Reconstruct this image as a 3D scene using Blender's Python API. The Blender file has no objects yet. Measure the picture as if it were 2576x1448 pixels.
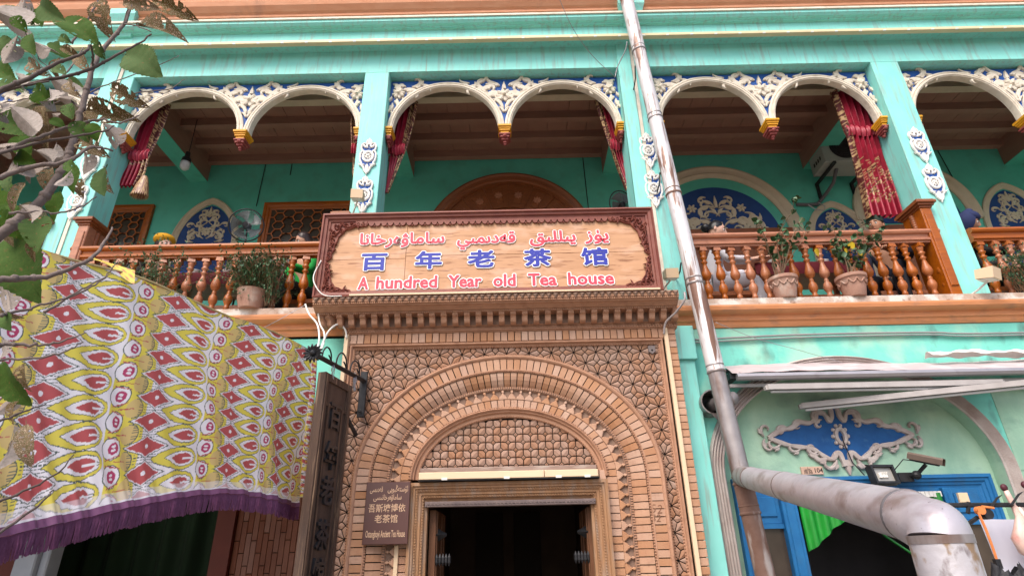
import bpy, math, random
from mathutils import Vector, Matrix, noise as mnoise
R_=math.radians; pi=math.pi; sin=math.sin; cos=math.cos
rnd=random.Random(7)
scene=bpy.context.scene; COL=scene.collection
# ---------------- camera, sky, sun, exposure ----------------
TH=R_(25); RO=R_(1.2); FP=1457.0; CZ=1.6
Rx=Vector((cos(RO), sin(RO)*sin(TH), -sin(RO)*cos(TH)))
Up=Vector((sin(RO), -cos(RO)*sin(TH), cos(RO)*cos(TH)))
Fw=Vector((0,cos(TH),sin(TH)))
cam=bpy.data.cameras.new('camera'); camo=bpy.data.objects.new('camera',cam); COL.objects.link(camo)
m=Matrix.Identity(4)
for i in range(3): m[i][0]=Rx[i]; m[i][1]=Up[i]; m[i][2]=-Fw[i]
m[2][3]=CZ; camo.matrix_world=m
cam.sensor_width=36; cam.lens=36*FP/2576; cam.clip_end=2000; cam.clip_start=.05
scene.camera=camo
SUN_EL,SUN_AZ=50,205
w=bpy.data.worlds.new('World'); scene.world=w; w.use_nodes=True
nt=w.node_tree; sk=nt.nodes.new('ShaderNodeTexSky'); sk.sky_type='NISHITA'; sk.sun_disc=False
sk.sun_elevation=R_(SUN_EL); sk.sun_rotation=R_(SUN_AZ); sk.dust_density=4; sk.air_density=1.0; sk.ozone_density=1
nt.links.new(sk.outputs[0],nt.nodes['Background'].inputs[0]); nt.nodes['Background'].inputs[1].default_value=.15
sl=bpy.data.lights.new('sun','SUN'); sl.energy=1.35; sl.angle=R_(30); sl.color=(1,.94,.86)
so=bpy.data.objects.new('sun',sl); COL.objects.link(so)
sd=Vector((sin(R_(SUN_AZ))*cos(R_(SUN_EL)),cos(R_(SUN_AZ))*cos(R_(SUN_EL)),sin(R_(SUN_EL))))
so.rotation_euler=sd.to_track_quat('Z','Y').to_euler(); so.location=(0,-10,20)
scene.view_settings.view_transform='Standard'; scene.view_settings.look='None'
scene.view_settings.gamma=1; scene.view_settings.use_curve_mapping=False
scene.view_settings.exposure=0.86
# ---------------- helpers ----------------
def P(px,py,Y):                       # a point of the plane y=Y seen at a place of the 2576 px wide picture
    d=Fw+Rx*((px-1288)/FP)-Up*((py-724)/FP); t=Y/d.y
    return Vector((d.x*t,Y,CZ+d.z*t))
WO={}
def wo(o): return WO.get(o.name,Vector((0,0,0))) if o else Vector((0,0,0))
def tags(o,label=None,cat=None,group=None,kind=None):
    if label:o['label']=label
    if cat:o['category']=cat
    if group:o['group']=group
    if kind:o['kind']=kind
    return o
def thing(name,label,cat,loc=(0,0,0),group=None,kind=None):
    o=bpy.data.objects.new(name,None); COL.objects.link(o); o.location=loc; o.empty_display_size=.1
    WO[o.name]=Vector(loc); return tags(o,label,cat,group,kind)
def place(name,me,parent=None,loc=(0,0,0),rot=None,scale=None,**k):   # mesh object; loc = world place of mesh origin
    o=bpy.data.objects.new(name,me); COL.objects.link(o)
    l=Vector(loc); WO[o.name]=l.copy()
    if parent: o.parent=parent; l=l-wo(parent)
    o.location=l
    if rot: o.rotation_euler=rot
    if scale: o.scale=scale
    return tags(o,**k)
class MB:
    def __init__(s): s.v=[]; s.f=[]
    def add(s,vs,fs):
        b=len(s.v); s.v+= [tuple(p) for p in vs]; s.f+=[tuple(b+i for i in f) for f in fs]; return s
    def box(s,x0,x1,y0,y1,z0,z1):
        return s.add([(x,y,z) for z in (z0,z1) for y in (y0,y1) for x in (x0,x1)],
          [(0,2,3,1),(4,5,7,6),(0,1,5,4),(2,6,7,3),(0,4,6,2),(1,3,7,5)])
    def bbox(s,x0,x1,y0,y1,z0,z1,b=.004):      # box with chamfered front edges
        s.prism([(x0,z0),(x1,z0),(x1,z1),(x0,z1)],y0,y1,b); return s
    def prism(s,pts,yf,yb,bev=0):
        n=len(pts); a=sum(pts[i][0]*pts[(i+1)%n][1]-pts[(i+1)%n][0]*pts[i][1] for i in range(n))
        if a<0: pts=pts[::-1]
        b=len(s.v)
        if bev>0:
            ins=[]
            for i in range(n):
                p0,p1,p2=[Vector(pts[(i+k)%n]) for k in (-1,0,1)]
                e1=(p1-p0).normalized() if (p1-p0).length>1e-9 else Vector((1,0)); e2=(p2-p1).normalized() if (p2-p1).length>1e-9 else e1
                nn=Vector((-e1.y-e2.y,e1.x+e2.x)); l=nn.length
                nn=nn/l if l>1e-6 else Vector((0,0)); kk=min(2.0,1/max(.3,(nn.x*-e1.y+nn.y*e1.x)))
                ins.append((p1.x+nn.x*bev*kk,p1.y+nn.y*bev*kk))
            vs=[(x,yf,z) for x,z in ins]+[(x,yf+bev,z) for x,z in pts]+[(x,yb,z) for x,z in pts]; L=3
        else: vs=[(x,yf,z) for x,z in pts]+[(x,yb,z) for x,z in pts]; L=2
        fs=[tuple(range(n)),tuple(range(L*n-1,(L-1)*n-1,-1))]
        for l in range(L-1):
            for i in range(n): j=(i+1)%n; fs.append((l*n+j,l*n+i,(l+1)*n+i,(l+1)*n+j))
        return s.add(vs,fs)
    def tube(s,pts,r,n=6,cap=True,flat=1.0):
        pts=[Vector(p) for p in pts]; N=len(pts); rr=r if isinstance(r,(list,tuple)) else [r]*N
        vs=[]; prev=None
        for i,p in enumerate(pts):
            t=(pts[min(i+1,N-1)]-pts[max(i-1,0)]).normalized()
            if prev is None: u=t.cross(Vector((0,1,0)));  u=u if u.length>.1 else t.cross(Vector((0,0,1)))
            else: u=prev-t*prev.dot(t)
            u.normalize(); prev=u; v=t.cross(u)
            for k in range(n): a=2*pi*k/n; vs.append(p+u*cos(a)*rr[i]+v*sin(a)*rr[i]*flat)
        fs=[(i*n+k,i*n+(k+1)%n,(i+1)*n+(k+1)%n,(i+1)*n+k) for i in range(N-1) for k in range(n)]
        if cap: fs+=[tuple(range(n-1,-1,-1)),tuple((N-1)*n+k for k in range(n))]
        return s.add(vs,fs)
    def lathe(s,prof,c=(0,0,0),n=12,axis='z'):
        vs=[]; 
        for r,h in prof:
            for k in range(n):
                a=2*pi*k/n
                d=(r*cos(a),r*sin(a),h) if axis=='z' else (r*cos(a),h,r*sin(a))
                vs.append((c[0]+d[0],c[1]+d[1],c[2]+d[2]))
        N=len(prof); fs=[(i*n+k,i*n+(k+1)%n,(i+1)*n+(k+1)%n,(i+1)*n+k) for i in range(N-1) for k in range(n)]
        fs+=[tuple(range(n-1,-1,-1)),tuple((N-1)*n+k for k in range(n))]
        return s.add(vs,fs)
    def sweepx(s,prof,x0,x1):                 # closed profile of (y,z) along x
        n=len(prof); vs=[(x,y,z) for x in (x0,x1) for y,z in prof]
        return s.add(vs,[(i,(i+1)%n,n+(i+1)%n,n+i) for i in range(n)]+[tuple(range(n-1,-1,-1)),tuple(range(n,2*n))])
    def along(s,path,prof,closed=False,ends=True):       # profile (normal offset, y) along a path in xz; + offset is to the left of travel
        N=len(path); n=len(prof); vs=[]
        for i in range(N):
            p=Vector(path[i])
            a=Vector(path[i-1]) if (i>0 or closed) else None; b=Vector(path[(i+1)%N]) if (i<N-1 or closed) else None
            e1=(p-a).normalized() if a is not None else None; e2=(b-p).normalized() if b is not None else None
            e1=e1 if e1 is not None else e2; e2=e2 if e2 is not None else e1
            nn=Vector((-e1.y-e2.y,e1.x+e2.x)); nn.normalize(); k=1/max(.4,nn.x*-e1.y+nn.y*e1.x)
            for o,y in prof: vs.append((p.x+nn.x*o*k,y,p.y+nn.y*o*k))
        M=N if closed else N-1
        fs=[(i*n+k,((i+1)%N)*n+k,((i+1)%N)*n+(k+1)%n,i*n+(k+1)%n) for i in range(M) for k in range(n)]
        if ends and not closed: fs+=[tuple(range(n)),tuple((N-1)*n+k for k in range(n-1,-1,-1))]
        return s.add(vs,fs)
    def ribbon(s,path,wid,y,h):               # raised leaf-like band on plane y, standing h towards -y
        N=len(path); vs=[]
        for i,p in enumerate(path):
            a=Vector(path[max(i-1,0)]); b=Vector(path[min(i+1,N-1)]); e=(b-a).normalized(); nx,nz=-e.y,e.x
            w=wid[i] if isinstance(wid,(list,tuple)) else wid
            for o,yy in ((-1,0),(-.75,.8),(0,1),(.75,.8),(1,0)): vs.append((p[0]+nx*w*o,y-h*yy,p[1]+nz*w*o))
        fs=[(i*5+k,i*5+k+1,(i+1)*5+k+1,(i+1)*5+k) for i in range(N-1) for k in range(4)]
        fs+=[tuple(range(4,-1,-1)),tuple((N-1)*5+k for k in range(5))]
        return s.add(vs,fs)
    def grid(s,nx,ny,fn,closed=False):
        vs=[fn(i/nx,j/ny) for j in range(ny+1) for i in range(nx+1)]
        return s.add(vs,[(j*(nx+1)+i,j*(nx+1)+i+1,(j+1)*(nx+1)+i+1,(j+1)*(nx+1)+i) for j in range(ny) for i in range(nx)])
    def ball(s,c,r,n=10,m=6,sc=(1,1,1)):
        prof=[(sin(pi*i/m),-cos(pi*i/m)) for i in range(m+1)]; prof[0]=(1e-3,-1); prof[-1]=(1e-3,1)
        q=MB().lathe(prof,n=n); return s.add([(c[0]+x*r*sc[0],c[1]+y*r*sc[1],c[2]+z*r*sc[2]) for x,y,z in q.v],q.f)
    def xf(s,M): s.v=[tuple(M@Vector(p)) for p in s.v]; return s
    def merge(s,o): return s.add(o.v,o.f)
    def mesh(s,name,mat,smooth=False,off=None):
        me=bpy.data.meshes.new(name); v=s.v
        if off is not None: v=[(a-off[0],b-off[1],c-off[2]) for a,b,c in v]
        me.from_pydata(v,[],s.f); me.materials.append(mat) if mat else None
        if smooth: me.polygons.foreach_set('use_smooth',[True]*len(me.polygons))
        if smooth=='auto': me.set_sharp_from_angle(angle=R_(40))
        me.update(); return me
    def obj(s,name,mat,parent=None,smooth=False,**k):
        l=wo(parent); return place(name,s.mesh(name,mat,smooth,off=l),parent,l,**k)
def scroll(x,z,ang,L,k0,k1,n=14):
    pts=[(x,z)]; st=L/n
    for i in range(n):
        ang+=(k0+(k1-k0)*(i/n)**1.5)*st; x+=cos(ang)*st; z+=sin(ang)*st; pts.append((x,z))
    return pts
def taper(n,w,p0=.35,p1=.25): return [w*min(1,p0+3*i/n)*min(1,p1+2.2*(n-i)/n) for i in range(n+1)]
def flower(mb,x,z,r,n,y,h,a0=0):
    for k in range(n):
        a=a0+2*pi*k/n; pts=[(x+cos(a)*r*t,z+sin(a)*r*t) for t in (.12,.35,.6,.85,1)]
        mb.ribbon(pts,[r*q for q in (.08,.2,.3,.2,.02)],y,h*(.8+.2*(k%2)))
    mb.lathe([(r*.26,0),(r*.24,-h*.7),(r*.1,-h*1.3)],(x,y-h*.3,z),8,'y')
def leafscroll(mb,x,z,ang,L,cur,w,y,h,side=1,leaves=2):
    p=scroll(x,z,ang,L,cur*side,cur*side*5,16); mb.ribbon(p,taper(16,w),y,h)
    for i in range(leaves):
        j=3+i*4
        if j<len(p)-1:
            a=math.atan2(p[j+1][1]-p[j][1],p[j+1][0]-p[j][0])
            q=scroll(p[j][0],p[j][1],a-side*.9,L*.3,side*4/L,side*1/L,6); mb.ribbon(q,[w*t for t in (.6,1.3,1.5,1.2,.8,.45,.1)],y,h*.9)
# ---------------- materials ----------------
def srgb(h):
    h=h.lstrip('#'); c=[int(h[i:i+2],16)/255 for i in (0,2,4)]
    return tuple(x/12.92 if x<=.04045 else ((x+.055)/1.055)**2.4 for x in c)
MATS={}
def mt(name,c1,c2=None,rough=.7,sc=6,dist=.5,stretch=(1,1,1),bump=.0,bsc=60,metal=0,rvar=0,stain=None,ssc=3,sst=(1,1,1),sth=(.5,.68),stamt=.8,stain2=None,s2=None,spec=.3,coord='world',trans=0,emit=None):
    if name in MATS: return MATS[name]
    m=bpy.data.materials.new(name); MATS[name]=m; m.use_nodes=True; nt=m.node_tree; N=nt.nodes.new; L=nt.links.new
    b=nt.nodes['Principled BSDF']; b.inputs['Roughness'].default_value=rough; b.inputs['Metallic'].default_value=metal
    b.inputs['Specular IOR Level'].default_value=spec
    if coord=='world': co=N('ShaderNodeNewGeometry').outputs['Position']
    else: co=N('ShaderNodeTexCoord').outputs['Object']
    def nz(scale,st,det=5,off=0):
        mp=N('ShaderNodeMapping'); mp.inputs['Scale'].default_value=st; mp.inputs['Location'].default_value=(off,off*.7,off*1.3)
        n=N('ShaderNodeTexNoise'); n.inputs['Scale'].default_value=scale; n.inputs['Detail'].default_value=det
        L(co,mp.inputs[0]); L(mp.outputs[0],n.inputs['Vector']); return n.outputs['Fac']
    def ramp(f,a,bb):
        r=N('ShaderNodeMapRange'); r.inputs[1].default_value=a; r.inputs[2].default_value=bb; L(f,r.inputs[0]); return r.outputs[0]
    def mix(f,A,B,mode='MIX'):
        x=N('ShaderNodeMix'); x.data_type='RGBA'; x.blend_type=mode
        for s_,v in ((0,f),(6,A),(7,B)):
            if isinstance(v,tuple): x.inputs[s_].default_value=(*v,1)
            elif isinstance(v,(int,float)): x.inputs[s_].default_value=v
            else: L(v,x.inputs[s_])
        return x.outputs[2]
    c2=c2 or tuple(x*.8 for x in c1)
    col=mix(ramp(nz(sc,stretch),.5-dist/2,.5+dist/2),c1,c2)
    if rvar:
        oi=N('ShaderNodeObjectInfo'); r=N('ShaderNodeMapRange'); r.inputs[3].default_value=1-rvar; r.inputs[4].default_value=1+rvar; L(oi.outputs['Random'],r.inputs[0])
        h=N('ShaderNodeHueSaturation'); L(r.outputs[0],h.inputs['Value']); L(col,h.inputs['Color'])
        r2=N('ShaderNodeMapRange'); r2.inputs[3].default_value=1.15; r2.inputs[4].default_value=.8; L(oi.outputs['Random'],r2.inputs[0]); L(r2.outputs[0],h.inputs['Saturation']); col=h.outputs[0]
    if stain:
        f=ramp(nz(ssc,sst,7,3.1),*sth); mm=N('ShaderNodeMath'); mm.operation='MULTIPLY'; mm.inputs[1].default_value=stamt; L(f,mm.inputs[0]); col=mix(mm.outputs[0],col,stain)
    if stain2:
        c,ssc2,st2,th,am=stain2; f=ramp(nz(ssc2,st2,8,7.7),*th); mm=N('ShaderNodeMath'); mm.operation='MULTIPLY'; mm.inputs[1].default_value=am; L(f,mm.inputs[0]); col=mix(mm.outputs[0],col,c)
    L(col,b.inputs['Base Color'])
    if bump:
        bn=N('ShaderNodeBump'); bn.inputs['Strength'].default_value=bump; bn.inputs['Distance'].default_value=.01; L(nz(bsc,stretch,4),bn.inputs['Height']); L(bn.outputs[0],b.inputs['Normal'])
    if trans: b.inputs['Transmission Weight'].default_value=trans
    if emit: b.inputs['Emission Color'].default_value=(*emit[0],1); b.inputs['Emission Strength'].default_value=emit[1]
    return m
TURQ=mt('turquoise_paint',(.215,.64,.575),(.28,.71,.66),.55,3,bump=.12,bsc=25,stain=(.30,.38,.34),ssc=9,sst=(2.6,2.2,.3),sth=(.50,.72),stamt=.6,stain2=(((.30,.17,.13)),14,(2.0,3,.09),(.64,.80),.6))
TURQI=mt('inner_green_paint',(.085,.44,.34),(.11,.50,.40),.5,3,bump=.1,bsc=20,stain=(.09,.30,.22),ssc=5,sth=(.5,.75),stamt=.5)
PALE=mt('pale_green_paint',(.30,.50,.38),(.42,.58,.44),.7,2,bump=.3,bsc=30,stain=(.17,.36,.27),ssc=3,sst=(1,1,.5),sth=(.45,.75),stamt=.85,stain2=(((.07,.12,.13)),2,(1,1,1.6),(.55,.8),.8))
CREAM=mt('cream_plaster',(.72,.66,.56),(.62,.55,.45),.7,8,bump=.15,stain=(.45,.38,.3),ssc=12,sth=(.5,.75),stamt=.6)
CREAMD=mt('dusty_cream_plaster',(.58,.50,.38),(.50,.42,.31),.7,8,bump=.1)
BLUE=mt('blue_paint',(.012,.065,.28),(.02,.095,.36),.6,10,bump=.1,stain=(.1,.2,.4),ssc=14,sth=(.6,.8),stamt=.5)
ORNG=mt('terracotta_paint',(.58,.23,.09),(.66,.29,.14),.6,4,stretch=(1,1,3),bump=.12,bsc=20,stain=(.32,.18,.12),ssc=7,sst=(1,1,2.5),sth=(.52,.75),stamt=.6)
CONC=mt('weathered_concrete_edge',(.55,.44,.37),(.42,.29,.22),.85,9,bump=.5,bsc=40,stain=(.66,.64,.6),ssc=6,sth=(.5,.6),stamt=.8,stain2=((.2,.12,.08),20,(1,1,1),(.6,.7),.7))
PARA=mt('parapet_terracotta_paint',(.60,.27,.15),(.66,.34,.21),.75,5,stretch=(1,1,4),bump=.2,stain=(.3,.17,.13),ssc=3,sst=(1.5,1,.6),sth=(.6,.8),stamt=.6)
BROWN=mt('brown_ceiling_board',(.26,.14,.105),(.31,.175,.13),.6,4,stretch=(1,1,4))
WOOD=mt('varnished_orange_wood',(.42,.13,.032),(.28,.075,.018),.42,5,rvar=.12,stretch=(1,6,6),bump=.1,bsc=30,spec=.5,stain=(.18,.06,.02),ssc=10,sth=(.55,.8),stamt=.5)
WOODD=mt('dark_varnished_wood',(.27,.085,.028),(.19,.055,.018),.42,6,stretch=(1,5,5),spec=.4)
BRICK=mt('carved_brick',(.405,.22,.137),(.48,.28,.18),.85,5,dist=.4,rvar=.09,bump=.25,bsc=90,stain=(.30,.15,.09),ssc=25,sth=(.58,.8),stamt=.5)
BRICKG=mt('dusty_star_tile',(.31,.175,.115),(.36,.21,.145),.88,3,rvar=.07,bump=.35,bsc=120,stain=(.27,.20,.16),ssc=2.5,sth=(.45,.7),stamt=.6)
MORT=mt('dark_joint',(.014,.009,.008),(.022,.014,.011),.95,20)
BRMOLD=mt('brick_moulding',(.38,.205,.127),(.45,.255,.168),.85,12,bump=.35,bsc=80,stain=(.27,.14,.09),ssc=14,sth=(.52,.75),stamt=.6)
TEETH=mt('weathered_and_shadow_brick',(.20,.13,.10),(.28,.18,.13),.9,12,bump=.4)  # weathered teeth, and the painted shadow tone behind the scallops
BLACKM=mt('black_iron',(.02,.02,.022),(.04,.04,.045),.5,20,metal=.4)
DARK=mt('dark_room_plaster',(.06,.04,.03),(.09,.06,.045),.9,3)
YEL=mt('yellow_paint',(.72,.36,.02),(.62,.28,.02),.5,12)
MAROON=mt('maroon_paint',(.20,.03,.03),(.30,.08,.07),.55,16)
BEIGE=mt('beige_plastic',(.72,.56,.38),(.68,.50,.33),.5,3)
WHITEP=mt('white_plastic',(.8,.78,.74),(.7,.68,.64),.45,5)
GREYP=mt('grey_plastic',(.3,.3,.3),(.25,.25,.25),.5,5)
# ---------------- ground and building ----------------
PAVE=mt('street_paving',(.20,.17,.14),(.26,.22,.18),.9,2)
g=MB().grid(40,40,lambda u,v:((u-.5)*120,(v-.5)*120-20,0)).obj('street_pavement',PAVE,kind='structure')
pl=MB()
for i in range(-14,15):
    for j in range(0,9): pl.box(i*.6-.295,i*.6+.295,j*.6-.295,j*.6+.295,.0,.012)
pl.obj('paving_slabs',PAVE,kind='stuff',label='grey paving slabs in front of the tea house')
B=thing('tea_house_building','turquoise two storey tea house with arcaded balcony and terracotta cornice','building',(0,5.6,0))
ZS=3.97; ZL=7.33
cols=[(-8.5,-8.12),(-5.20,-4.83),(-1.84,-1.53),(1.43,1.85),(4.70,5.05),(7.95,8.3)]
for i,(a,b) in enumerate(cols):
    c=MB().bbox(a,b,5.6,5.94,ZS,ZL,.006)
    if i in (1,3):   # pilaster joint strip and block capital
        xm=a+.20
        c.bbox(a,a+.17,5.575,5.62,ZS,7.9,.004)
    co=c.obj('column',TURQ,B)
    if i in (1,3):
        MB().box(a+.175,a+.215,5.585,5.62,ZS,7.7).obj('joint_strip',CREAM,co)
        x=a+.2
        MB().add([(x-.09,5.42,7.86),(x+.09,5.42,7.86),(x+.09,5.6,7.86),(x-.09,5.6,7.86),(x-.17,5.28,8.12),(x+.17,5.28,8.12),(x+.17,5.6,8.12),(x-.17,5.6,8.12),
          (x-.17,5.28,8.3),(x+.17,5.28,8.3),(x+.17,5.6,8.3),(x-.17,5.6,8.3)],[(3,2,1,0),(0,1,5,4),(1,2,6,5),(2,3,7,6),(3,0,4,7),(4,5,9,8),(5,6,10,9),(6,7,11,10),(7,4,8,11),(8,9,10,11)]).obj('capital',TURQ,co)
MB().box(-9,9,5.602,5.93,ZL,7.72).obj('lintel_beam',TURQ,B)
MB().box(-9,9,5.93,6.0,7.36,7.5).box(-9,9,6.2,6.32,7.45,7.6).obj('inner_trim',CREAMD,B)
def zf(y,Y): return P(1288,y,Y).z
z1=7.70; zt=zf(40,5.33)
prof=[(5.62,z1),(5.45,z1),(5.45,zf(100,5.45)),(5.45,zf(72,5.45)),(5.43,zf(71,5.45)),(5.43,zf(68,5.43)),(5.405,zf(67,5.42)),(5.40,zf(62,5.40)),(5.36,zf(55,5.36)),(5.33,zf(46,5.33)),(5.33,zt),(5.62,zt)]
MB().sweepx(prof,-9,9).obj('cornice',TURQ,B)
MB().box(-9,9,5.31,5.345,zt-.004,zt+.028).obj('cornice_edge',CREAM,B)
zt2=zt+.03
pp=[(5.6,zt2),(5.40,zt2),(5.40,zt2+.07),(5.36,zt2+.08),(5.36,zt2+.12),(5.33,zt2+.14),(5.28,zt2+.2),(5.26,zt2+.27),(5.26,zt2+.33),(5.22,zt2+.35),(5.2,zt2+.5),(5.2,zt2+1.2),(5.6,zt2+1.2)]
MB().sweepx(pp,-9,9).obj('parapet',PARA,B)
# balcony slab and its moulding
sf=5.45
pr=[(5.75,zf(836,5.6)),(5.585,zf(836,5.6)),(5.57,zf(828,5.57)),(5.56,zf(820,5.56)),(5.54,zf(817,5.54)),(5.535,zf(804,5.53)),(5.50,zf(800,5.5)),(5.47,zf(796,5.47)),(5.445,zf(790,5.45)),(5.435,zf(782,5.44)),(5.435,zf(778,5.44)),(5.75,zf(778,5.44))]
for a,b in ((-9,-1.64),(1.60,9)): MB().sweepx(pr,a,b).obj('slab_moulding',ORNG,B)
MB().box(-9,9,sf,7.7,zf(778,5.44)+.001,ZS).obj('balcony_slab',CONC,B)
# back wall of the balcony
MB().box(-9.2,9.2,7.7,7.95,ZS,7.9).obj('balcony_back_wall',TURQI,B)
MB().box(-9.2,9.2,5.94,7.95,7.66,7.72).obj('ceiling_slab',BROWN,B)
for y in (6.28,6.72,7.16,7.58):
    MB().box(-9,9,y,y+.10,7.5,7.655).obj('ceiling_joist',BROWN,B)
k=0
for i in range(60):
    x=-9+i*.3
    MB().box(x+.004,x+.296,5.95,7.69,7.63,7.655).obj('ceiling_board',BROWN,B)
for a,b in cols:
    c=(a+b)/2
    o=MB().box(c-.14,c+.14,5.94,7.7,7.2,7.655).obj('ceiling_beam',BROWN,B)
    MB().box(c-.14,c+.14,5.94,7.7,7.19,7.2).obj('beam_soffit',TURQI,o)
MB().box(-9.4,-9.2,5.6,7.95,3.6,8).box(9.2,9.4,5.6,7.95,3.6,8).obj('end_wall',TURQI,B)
MB().box(-9.3,9.3,5.6,8.2,7.93,8.3).obj('roof',TURQ,B)
# column medallions
def medallion(x,z,parent):
    o=MB()
    outl=[(0,.26),(.04,.20),(.10,.17),(.085,.08),(.11,.0),(.085,-.1),(.05,-.17),(0,-.26),(-.05,-.17),(-.085,-.1),(-.11,0),(-.085,.08),(-.10,.17),(-.04,.20)]
    o.prism([(x+a*.85,z+b*.92) for a,b in outl],5.592,5.601); ob=o.obj('column_ornament',BLUE,parent)
    r=MB(); y=5.592; h=.022
    oc=[(x+a*.85,z+b*.92) for a,b in outl]; oc.append(oc[0]); oo=[]
    for i in range(len(oc)-1):
        for t in (0,.33,.66):
            k=1+.10*sin(pi*t*1.0); oo.append((x+(oc[i][0]+(oc[i+1][0]-oc[i][0])*t-x)*k,z+(oc[i][1]+(oc[i+1][1]-oc[i][1])*t-z)*k))
    oo.append(oo[0]); r.ribbon(oo,.0125,y,h)
    for s in (1,-1):
        for (a,b,an,L,cu,wd) in ((.0,.20,-40,.10,-12,.010),(.02,.13,10,.08,14,.010),(.06,.09,-100,.09,-9,.010),(.03,-.12,-30,.09,12,.010),(0,-.2,60,.10,10,.010)):
            p=scroll(x+s*a,z+b,R_(an) if s>0 else pi-R_(an),L*.9,cu*s,cu*s*2.4,10); r.ribbon(p,taper(10,wd*1.35),y,h)
    ring=[(x+.058*cos(t*pi/8),z+.07*sin(t*pi/8)) for t in range(17)]
    r.ribbon(ring,.017,y,h); flower(r,x,z,.042,8,y,h*.9)
    for s in (1,-1): r.ribbon([(x,z+s*.17),(x,z+s*.21),(x,z+s*.27)],[.022,.02,.002],y,h)
    r.obj('relief',WHITEP,ob,smooth='auto',kind='stuff')
for cx in (-5.0,-1.685,1.66,4.90):
    medallion(cx,5.975,B); medallion(cx,5.43,B)
# ---- arch screens ----
def arch_screen(x0,x1,label):
    T=thing('arch_screen',label,'arch screen',((x0+x1)/2,5.76,6.48),'double arch screens of the balcony')
    xm=(x0+x1)/2; ZF=6.48; top=7.30; hw=(x1-x0)/4; rise=.765; N=28
    yf,yb=5.745,5.80
    ar=[]
    for cx in (x0+hw,x1-hw):
        ar.append([(cx-(hw-.004)*cos(pi*i/N),ZF+(rise)*sin(pi*i/N)) for i in range(N+1)])
    p=MB(); 
    poly=ar[0]+ar[1]
    vs=[(x,yf,z) for x,z in poly]+[(x,yf,top) for x,z in poly]+[(x,yb,z) for x,z in poly]+[(x,yb,top) for x,z in poly]; n=len(poly)
    p.add(vs,[(i,i+1,n+i+1,n+i) for i in range(n-1)]+[(2*n+i+1,2*n+i,3*n+i,3*n+i+1) for i in range(n-1)]+[(i+1,i,2*n+i,2*n+i+1) for i in range(n-1)])
    p.obj('panel',BLUE,T)
    for a in ar:
        mprof=[(.004,5.80),(.004,5.715),(-.008,5.705),(-.022,5.705),(-.026,5.713),(-.034,5.713),(-.04,5.70),(-.058,5.70),(-.066,5.712),(-.072,5.712),(-.078,5.73),(-.078,5.80)]
        a2=a[::-1] # travel so that outward is left -> use path right to left
        MB().along(a,[(-o if False else o,y) for o,y in mprof],ends=True).obj('arch_moulding',CREAM,T,smooth='auto')
    for k,cx in enumerate((x0+.04,xm,x1-.04)):
        w=.083 if k==1 else .045
        c=MB()
        for (f,za,zb,d) in ((1,6.455,6.485,.11),(.9,6.43,6.455,.095),(.8,6.405,6.43,.085),(.62,6.37,6.405,.07)):
            c.bbox(cx-w*f,cx+w*f,5.76-d,5.76+d,za,zb,.003)
        c=c.obj('corbel',YEL,T)
        d=MB()
        for (f,za,zb,dd) in ((.85,6.345,6.37,.085),(.7,6.315,6.345,.07),(.5,6.285,6.315,.05),(.25,6.255,6.285,.03)):
            d.bbox(cx-w*f,cx+w*f,5.76-dd,5.76+dd,za,zb,.006)
        d.ball((cx,5.70,6.335),.03,8,6); d.ball((cx,5.76,6.25),.02,8,6)
        d.obj('pendant',MAROON,c)
    r=MB(); y=yf; h=.028
    for fx,fz,fr in ((xm,7.02,.105),(x0+.115,7.08,.088),(x1-.115,7.08,.088)):
        fm=MB(); flower(fm,fx,fz,fr,8,y,h*1.5,.2); fm.obj('flower',CREAM,T,smooth='auto')
    for s in (1,-1):
        A=lambda d: R_(d) if s>0 else pi-R_(d)
        for (dx,z,an,L,cu,wd,lv) in ((.10,7.23,5,.22,4,.017,1),(.20,7.03,50,.12,-9,.017,1),(.09,6.99,70,.14,8,.018,1),(.015,6.80,78,.24,-2.5,.020,0),(.03,6.94,62,.26,-4,.022,1),(.05,7.06,25,.34,-5,.024,2),(.22,7.12,10,.30,4.5,.022,2),(.14,7.16,30,.24,-7,.022,2),(.33,7.20,2,.26,-4,.019,2),(.03,6.88,70,.16,-8,.016,0),(.01,6.74,84,.12,-6,.015,0),(.45,7.235,0,.16,3,.014,1),(.12,7.10,-15,.16,-9,.018,1),(.24,7.21,170,.2,6,.018,1),(.06,7.18,60,.18,-10,.018,1),(.34,7.235,170,.2,-5,.014,1)):
            leafscroll(r,xm+s*dx,z,A(an),L,cu,wd*1.25,y,h,s,lv)
    r.ribbon([(xm,7.13),(xm,7.18),(xm,7.25)],[.03,.028,.003],y,h)
    # corners
    for s,xc in ((1,x0),(-1,x1)):
        A=lambda d: R_(d) if s>0 else pi-R_(d)
        for (dx,z,an,L,cu,wd,lv) in ((.03,7.24,0,.2,-6,.016,1),(.24,7.12,-20,.10,9,.015,1),(.16,7.0,-20,.12,-9,.016,1),(.16,7.14,20,.32,-3.5,.023,2),(.28,7.19,0,.26,6,.021,2),(.10,6.99,-95,.16,4,.022,1),(.045,6.92,-85,.22,-4,.019,1),(.05,7.18,10,.2,-8,.02,1),(.40,7.225,0,.2,-4,.017,1),(.04,6.80,-88,.14,5,.015,0),(.20,7.20,150,.2,8,.019,1),(.03,7.03,-100,.16,-9,.018,1),(.22,7.06,40,.14,-8,.016,1)):
            leafscroll(r,xc+s*dx,z,A(an),L,cu,wd*1.25,y,h,s,lv)
    r.obj('floral_relief',CREAM,T,smooth='auto',kind='stuff')
arch_screen(-8.12,-5.20,'leftmost cream double arch behind the tree leaves')
arch_screen(-4.83,-1.84,'cream double arch above the balcony with the yellow beret woman')
arch_screen(-1.53,1.43,'cream double arch directly above the tea house sign')
arch_screen(1.85,4.70,'cream double arch above the two potted plants')
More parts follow.
